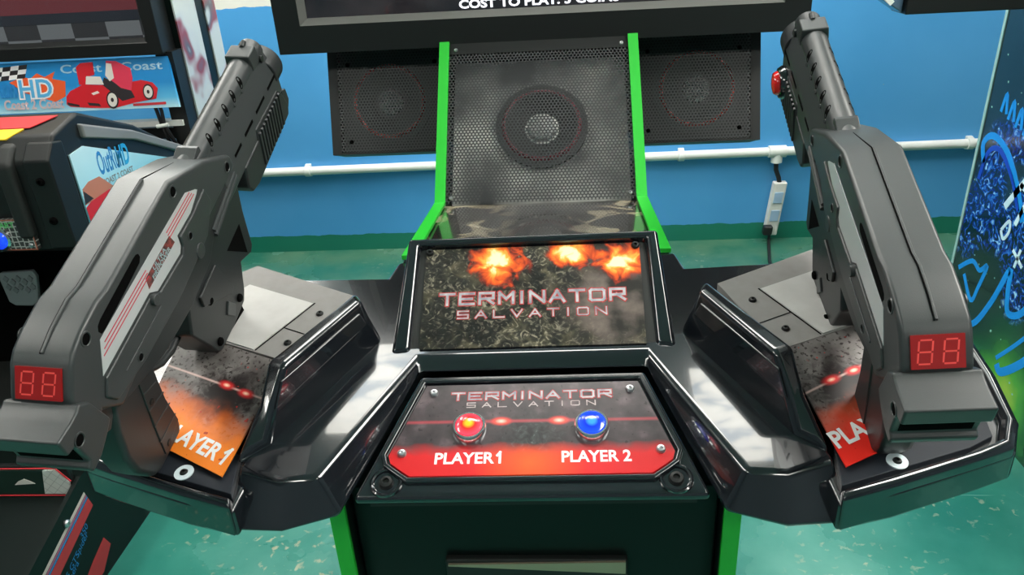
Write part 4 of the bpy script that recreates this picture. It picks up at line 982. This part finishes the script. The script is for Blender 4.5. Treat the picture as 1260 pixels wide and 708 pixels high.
text('lettering', 'Coast 2 Coast', 0.026, mat('pale_blue_print', (0.35, 0.58, 0.72), 0.4), mq, m3(-1.205, 0.118, 0.0006), XD, YM, LO, align='RIGHT', bold=0.015, sx=1.55)
def pm(pts):  # picture points measured on the sign's own face
    out = []
    for a, b in pts:
        v = (b) * HM; x = -1.186 - 0.0 + (a - 1.0) * 0.604
        out.append((x, v))
    return out
car = [(0.42, 0.14), (0.425, 0.30), (0.45, 0.40), (0.525, 0.52), (0.60, 0.50), (0.70, 0.48), (0.755, 0.51), (0.845, 0.56), (0.905, 0.50), (0.93, 0.38), (0.915, 0.18), (0.80, 0.12), (0.685, 0.03), (0.55, 0.05), (0.44, 0.09)]
mdecal('printed_car_body', pm(car), M['carred'], 0.001)
mdecal('printed_car_door', pm([(0.505, 0.52), (0.50, 0.86), (0.525, 0.94), (0.595, 0.95), (0.595, 0.70), (0.545, 0.66), (0.545, 0.50)]), M['carred'], 0.0014)
mdecal('printed_car_door', pm([(0.655, 0.66), (0.668, 0.96), (0.72, 0.95), (0.795, 0.80), (0.80, 0.60), (0.785, 0.36), (0.735, 0.42)]), mat('light_red_print', (0.72, 0.04, 0.09), 0.35), 0.0014)
mdecal('printed_car_seat', pm([(0.54, 0.52), (0.55, 0.68), (0.625, 0.66), (0.64, 0.50)]), M['carlight'], 0.0017)
mdecal('printed_car_window', pm([(0.655, 0.68), (0.668, 0.92), (0.695, 0.90), (0.70, 0.62), (0.675, 0.56)]), M['carlight'], 0.0019)
mdecal('printed_car_shade', pm([(0.63, 0.50), (0.645, 0.64), (0.69, 0.56), (0.73, 0.42), (0.785, 0.36), (0.80, 0.22), (0.73, 0.16)]), M['cardark'], 0.0012)
mdecal('printed_car_grille', pm([(0.425, 0.18), (0.43, 0.12), (0.49, 0.08), (0.49, 0.12)]), M['cardark'], 0.0014)
mdecal('printed_car_intake', pm([(0.535, 0.16), (0.545, 0.10), (0.61, 0.07), (0.60, 0.13)]), M['cardark'], 0.0014)
mdecal('printed_headlamp', pm([(0.565, 0.34), (0.60, 0.38), (0.61, 0.34), (0.575, 0.30)]), M['carlight'], 0.0014)
for x, v, r in ((0.676, 0.19, 0.175), (0.877, 0.32, 0.155)):
    for rr, mm, k in ((1.0, 'cardark', 0.0018), (0.78, 'carlight', 0.0022), (0.25, 'cardark', 0.0026)):
        pts = pm([(x + r * rr * 0.19 * math.cos(2 * PI * i / 20), v + r * rr * math.sin(2 * PI * i / 20)) for i in range(20)])
        mdecal('printed_wheel', pts, M[mm], k)
mdecal('red_bar', pm([(0.785, 0.05), (0.785, 0.10), (0.965, 0.11), (0.965, 0.06)]), M['decalred'])
# flag and title at the left of the sign
mdecal('flame', pm([(0.12, 0.62), (0.2, 0.72), (0.24, 0.68), (0.28, 0.78), (0.32, 0.70), (0.38, 0.80), (0.36, 0.66), (0.43, 0.60), (0.42, 0.30), (0.36, 0.20), (0.2, 0.4)]), mat('flame_print', (0.80, 0.10, 0.02), 0.4), 0.0009)
for i in range(6):
    for j in range(3):
        a, b = -0.06 + i * 0.045 + j * 0.008, 0.62 + j * 0.09 + 0.012 * i
        mdecal('flag_square', pm([(a, b), (a + .045, b + .012), (a + .053, b + .102), (a + .008, b + .09)]), M['cardark'] if (i + j) % 2 else M['text'], 0.0013)
text('lettering', 'OutRun', 0.055, M['decalblue'], mq, m3(-1.695, 0.052, 0.0020), XD, YM, LO, align='RIGHT', bold=0.03, sx=0.62)
text('lettering_outline', 'HD', 0.055, M['text'], mq, m3(-1.632, 0.048, 0.0018), XD, YM, LO, bold=0.08, sx=1.0)
text('lettering', 'HD', 0.055, mat('sky_blue_print', (0.10, 0.42, 0.72), 0.4), mq, m3(-1.632, 0.048, 0.0026), XD, YM, LO, bold=0.02, sx=1.0)
text('lettering', 'Coast 2 Coast', 0.030, mat('pink_grey_print', (0.60, 0.48, 0.50), 0.4), mq, m3(-1.545, 0.012, 0.0022), XD, YM, LO, align='RIGHT', bold=0.03, sx=0.8)
# frame bars, posts, side panel
mb = MB(); mb.box(-2.35, -1.185, 2.41, 2.45, 0.938, 0.956); mb.build('white_crossbar', M['white'], DM, LO)
mb = MB(); mb.box(-1.48, XL, 2.46, 2.50, 0.885, 0.922); mb.build('frame_bar', M['matt'], DM, LO)
mb = MB(); mb.loft([[(-1.225, 2.42, z), (XL, 2.42, z), (XL, 2.49, z), (-1.225, 2.49, z)] for z in (0.79, 1.17)]); mb.build('post', M['satin'], DM, LO)
g = G('white_side_print'); u_, v_ = g.uv()
pc = g.ramp(g.noise(5.5, 2), [(0.44, (0.60, 0.62, 0.60)), (0.50, (0.55, 0.57, 0.58)), (0.56, (0.30, 0.04, 0.05)), (0.62, (0.10, 0.10, 0.12)), (0.66, (0.58, 0.60, 0.60))])
M['sideprint'] = g.done(pc, 0.3, 0.3)
mb = MB(); mb.loft(onx([(2.49, 0.86), (2.49, 2.0), (2.645, 2.0), (2.645, 0.80)], 0.005)); o_ = mb.build('side_print', M['sideprint'], DM, LO, smooth=False); uvproj(o_, (0, 2.5, 0.9), (0, 1, 0), (0, 0, 1), LO)
mb = MB(); mb.box(-1.215, XL, 2.49, 2.80, 0.82, 2.0); mb.box(-1.9, -1.5, 2.49, 2.80, 0.0, 0.80); mb.box(-1.9, XL, 2.50, 2.79, 0.78, 0.82); mb.build('tower', M['cab'], DM, LO)
mb = MB(); mb.loft(onx([(2.715, 0.85), (2.715, 2.0), (2.80, 2.0), (2.80, 0.85)], 0.005)); o_ = mb.build('side_print', M['sideprint'], DM, LO, smooth=False); uvproj(o_, (0, 2.1, 1.3), (0, 1, 0), (0, 0, 1), LO)
# cables with a white tie
cb = empty('cable_bundle', (-1.24, 2.405, 1.0), 'two black cables with a white tie hanging below the blue sign', 'cable')
CO = (-1.24, 2.405, 1.0)
for d in (0.0, 0.016):
    mb = MB(); mb.tube([(-1.262 + d, 2.40, 1.03), (-1.256 + d, 2.40, 0.99), (-1.248 + d * .5, 2.395, 0.945), (-1.242 + d, 2.40, 0.90), (-1.24 + d, 2.43, 0.85)], 0.006, 8); mb.build('cable', M['cable'], cb, CO)
mb = MB(); mb.tube([(-1.264, 2.390, 0.943), (-1.224, 2.390, 0.948)], 0.006, 8); mb.build('tie', M['pipe'], cb, CO)
# kick plate at the front of the foot floor: dark panel and white quilted corner with red piping
mb = MB(); mb.box(-1.75, XL - 0.015, 1.425, 1.44, 0.25, 0.345); kp = mb.build('kick_plate', M['satin'], DM, LO, 0.003)
g = G('white_quilted_vinyl'); u_, v_ = g.uv()
dg = lambda sg: g.math('ABSOLUTE', g.math('SUBTRACT', g.math('FRACT', g.math('MULTIPLY', g.math('ADD', u_, g.math('MULTIPLY', v_, sg)), 38.0)), 0.5))
qf = g.math('GREATER_THAN', g.math('MAXIMUM', dg(1.0), dg(-1.0)), 0.46)
M['quilt'] = g.done(g.mix(qf, (0.62, 0.62, 0.58), (0.40, 0.40, 0.38)), 0.5)
mb = MB(); mb.loft([[(-1.262, y, 0.262), (-1.192, y, 0.262), (-1.186, y, 0.300), (-1.212, y, 0.338), (-1.245, y, 0.336)] for y in (1.4185, 1.4245)]); qp = mb.build('quilted_panel', M['quilt'], kp, LO, 0.002); uvproj(qp, (0, 0, 0), XD, (0, 0, 1), LO)
mb = MB(); mb.loft([[(-1.60, y, 0.262), (-1.262, y, 0.262), (-1.245, y, 0.336), (-1.60, y, 0.336)] for y in (1.4195, 1.4245)]); mb.build('badge_panel', mat('dark_green_vinyl', (0.012, 0.03, 0.022), 0.4), kp, LO, 0.001)
mb = MB(); mb.tube([(-1.60, 1.42, 0.258), (-1.188, 1.42, 0.258)], 0.002, 8); mb.tube([(-1.60, 1.42, 0.341), (-1.21, 1.42, 0.342), (-1.182, 1.42, 0.302)], 0.002, 8); mb.build('red_piping', M['decalred'], kp, LO)
mb = MB(); mb.loft([[(-1.330, y, 0.292), (-1.275, y, 0.296), (-1.285, y, 0.303), (-1.30, y, 0.311), (-1.318, y, 0.303)] for y in (1.4185, 1.4196)]); mb.build('printed_emblem', M['carlight'], kp, LO, smooth=False)

# ------------------------------------------------------------------ right: art cabinet
XR = 1.343
RO = (1.7, 2.0, 0)
RM_ = empty('video_arcade_machine', RO, 'black cabinet with glowing blue line artwork on its side at the right edge', 'arcade machine')
mb = MB(); mb.box(XR + 0.004, 2.2, 1.15, 2.41, 0.0, 2.0); mb.build('cabinet', M['cab'], RM_, RO)
g = G('dark_green_side_print'); u_, v_ = g.uv()
n = g.noise(3.0, 4)
gr2 = g.blob(2.0, 0.08, 0.30, 0.34, n, 1.0)
c = g.mix(g.math('MULTIPLY', gr2, 1.6, clamp=True), g.ramp(g.noise(2, 3), [(0.3, (0.006, 0.014, 0.013)), (0.7, (0.016, 0.03, 0.028))]), g.ramp(gr2, [(0.0, (0.006, 0.03, 0.012)), (0.35, (0.01, 0.16, 0.02)), (0.7, (0.10, 0.42, 0.02)), (1.0, (0.75, 0.80, 0.05))]))
star = g.math('GREATER_THAN', g.noise(45, 1), 0.74)
c = g.mix(star, c, (0.30, 0.55, 0.45))
tex = g.ramp(g.noise(28, 6, dist=2.0), [(0.42, (0.002, 0.004, 0.02)), (0.52, (0.005, 0.02, 0.22)), (0.60, (0.02, 0.16, 0.62)), (0.70, (0.45, 0.75, 0.95))])
for cy, cz, ry, rz in ((2.30, 0.70, 0.10, 0.13), (2.25, 0.58, 0.20, 0.10), (2.20, 0.84, 0.20, 0.07), (2.36, 0.55, 0.10, 0.14), (2.08, 0.62, 0.12, 0.20), (2.05, 0.46, 0.09, 0.12), (1.9, 0.75, 0.14, 0.3)):
    c = g.mix(g.math('MULTIPLY', g.blob(cy, cz, ry, rz, n, 0.7), 3.0, clamp=True), c, tex)
M['alien'] = g.done(c, 0.2, 0.5)
mb = MB(); mb.loft([[(x, 1.15, 0.0), (x, 2.41, 0.0), (x, 2.41, 2.0), (x, 1.15, 2.0)] for x in (XR + 0.004, XR)]); sp_ = mb.build('side_print', M['alien'], RM_, RO, smooth=False); uvproj(sp_, (0, 0, 0), (0, 1, 0), (0, 0, 1), RO)
mb = MB(); mb.box(XR - 0.003, XR + 0.01, 2.405, 2.418, 0.0, 2.0); mb.build('edge_trim', mat('pale_green_edge', (0.35, 0.55, 0.52), 0.4), RM_, RO)
M['bline'] = mat('bright_blue_print', (0.01, 0.30, 0.85), 0.35)
M['bline2'] = mat('deep_blue_print', (0.005, 0.06, 0.55), 0.35)
M['wline'] = mat('white_blue_print', (0.65, 0.85, 0.95), 0.35)
def neon(pts, w, m):
    mb = MB(); pts = [Vector((0, *p)) for p in pts]
    sm = []
    for i in range(len(pts) - 1):
        p0, p1, p2, p3_ = pts[max(i - 1, 0)], pts[i], pts[i + 1], pts[min(i + 2, len(pts) - 1)]
        for k in range(5):
            t = k / 5
            sm.append(0.5 * ((2 * p1) + (p2 - p0) * t + (2 * p0 - 5 * p1 + 4 * p2 - p3_) * t * t + (3 * p1 - p0 - 3 * p2 + p3_) * t ** 3))
    sm.append(pts[-1])
    rg = []
    for i, p in enumerate(sm):
        d = (sm[min(i + 1, len(sm) - 1)] - sm[max(i - 1, 0)]).normalized(); nn = Vector((0, -d.z, d.y)) * w * 0.65
        rg.append([(XR, p.y - nn.y, p.z - nn.z), (XR, p.y + nn.y, p.z + nn.z), (XR - 0.001, p.y + nn.y, p.z + nn.z), (XR - 0.001, p.y - nn.y, p.z - nn.z)])
    mb.loft(rg); mb.build('printed_line', m, sp_, RO, smooth=False)
neon([(2.36, 0.735), (2.385, 0.79), (2.34, 0.825), (2.25, 0.80), (2.16, 0.72), (2.10, 0.64)], 0.016, M['bline'])
neon([(2.37, 0.68), (2.35, 0.77), (2.29, 0.795), (2.2, 0.74), (2.13, 0.66)], 0.012, M['bline2'])
for k in range(5):
    y = 2.33 - 0.045 * k; neon([(y, 0.90 - .012 * k), (y - 0.012, 0.955 - .012 * k), (y - 0.03, 0.90 - .012 * k)], 0.010, M['bline'])
neon([(2.37, 0.375), (2.30, 0.43), (2.25, 0.42), (2.215, 0.45), (2.235, 0.37), (2.26, 0.31), (2.33, 0.37)], 0.012, M['bline'])
neon([(2.30, 0.24), (2.22, 0.245), (2.15, 0.36), (2.10, 0.49), (2.085, 0.43), (2.06, 0.37), (2.00, 0.40), (1.95, 0.50)], 0.016, M['bline'])
neon([(2.05, 0.20), (2.02, 0.19), (1.94, 0.27), (1.88, 0.36)], 0.020, M['bline'])
neon([(2.06, 0.215), (1.99, 0.30), (1.90, 0.42)], 0.010, M['bline'])
neon([(2.20, 0.65), (2.10, 0.80), (2.02, 0.93)], 0.016, M['wline']); neon([(2.13, 0.62), (2.08, 0.76), (2.03, 0.90)], 0.012, M['wline'])
neon([(2.15, 0.735), (2.09, 0.72)], 0.012, M['wline'])
neon([(2.11, 0.55), (2.05, 0.52)], 0.008, M['wline']); neon([(2.075, 0.565), (2.085, 0.505)], 0.008, M['wline'])
neon([(2.19, 0.58), (2.17, 0.56), (2.15, 0.59), (2.16, 0.62), (2.19, 0.58)], 0.008, M['wline'])
# its screen, reaching past the side at the top
mb = MB(); mb.box(0.775, 1.75, 1.74, 1.82, 1.266, 1.95); sc = mb.build('screen_housing', M['satin'], RM_, RO, 0.003)
mb = MB(); mb.box(1.30, 1.40, 1.82, 1.90, 1.40, 1.80); mb.build('screen_arm', M['matt'], RM_, RO)
mb = MB(); mb.prism([(0.774, 1.268), (0.725, 1.30), (0.70, 1.36), (0.70, 1.9), (0.774, 1.9)], 1.755, 1.81, lambda a, b, w: (a, w, b)); mb.build('side_lamp', mat('smoked_clear_edge', (0.10, 0.16, 0.24), 0.15, coat=0.6), sc, RO, 0.003)
mb = MB(); mb.prism([(0.745, 1.285), (0.728, 1.30), (0.716, 1.335), (0.726, 1.34), (0.74, 1.305), (0.752, 1.293)], 1.748, 1.7555, lambda a, b, w: (a, w, b)); mb.build('lamp_strip', M['white'], sc, RO)
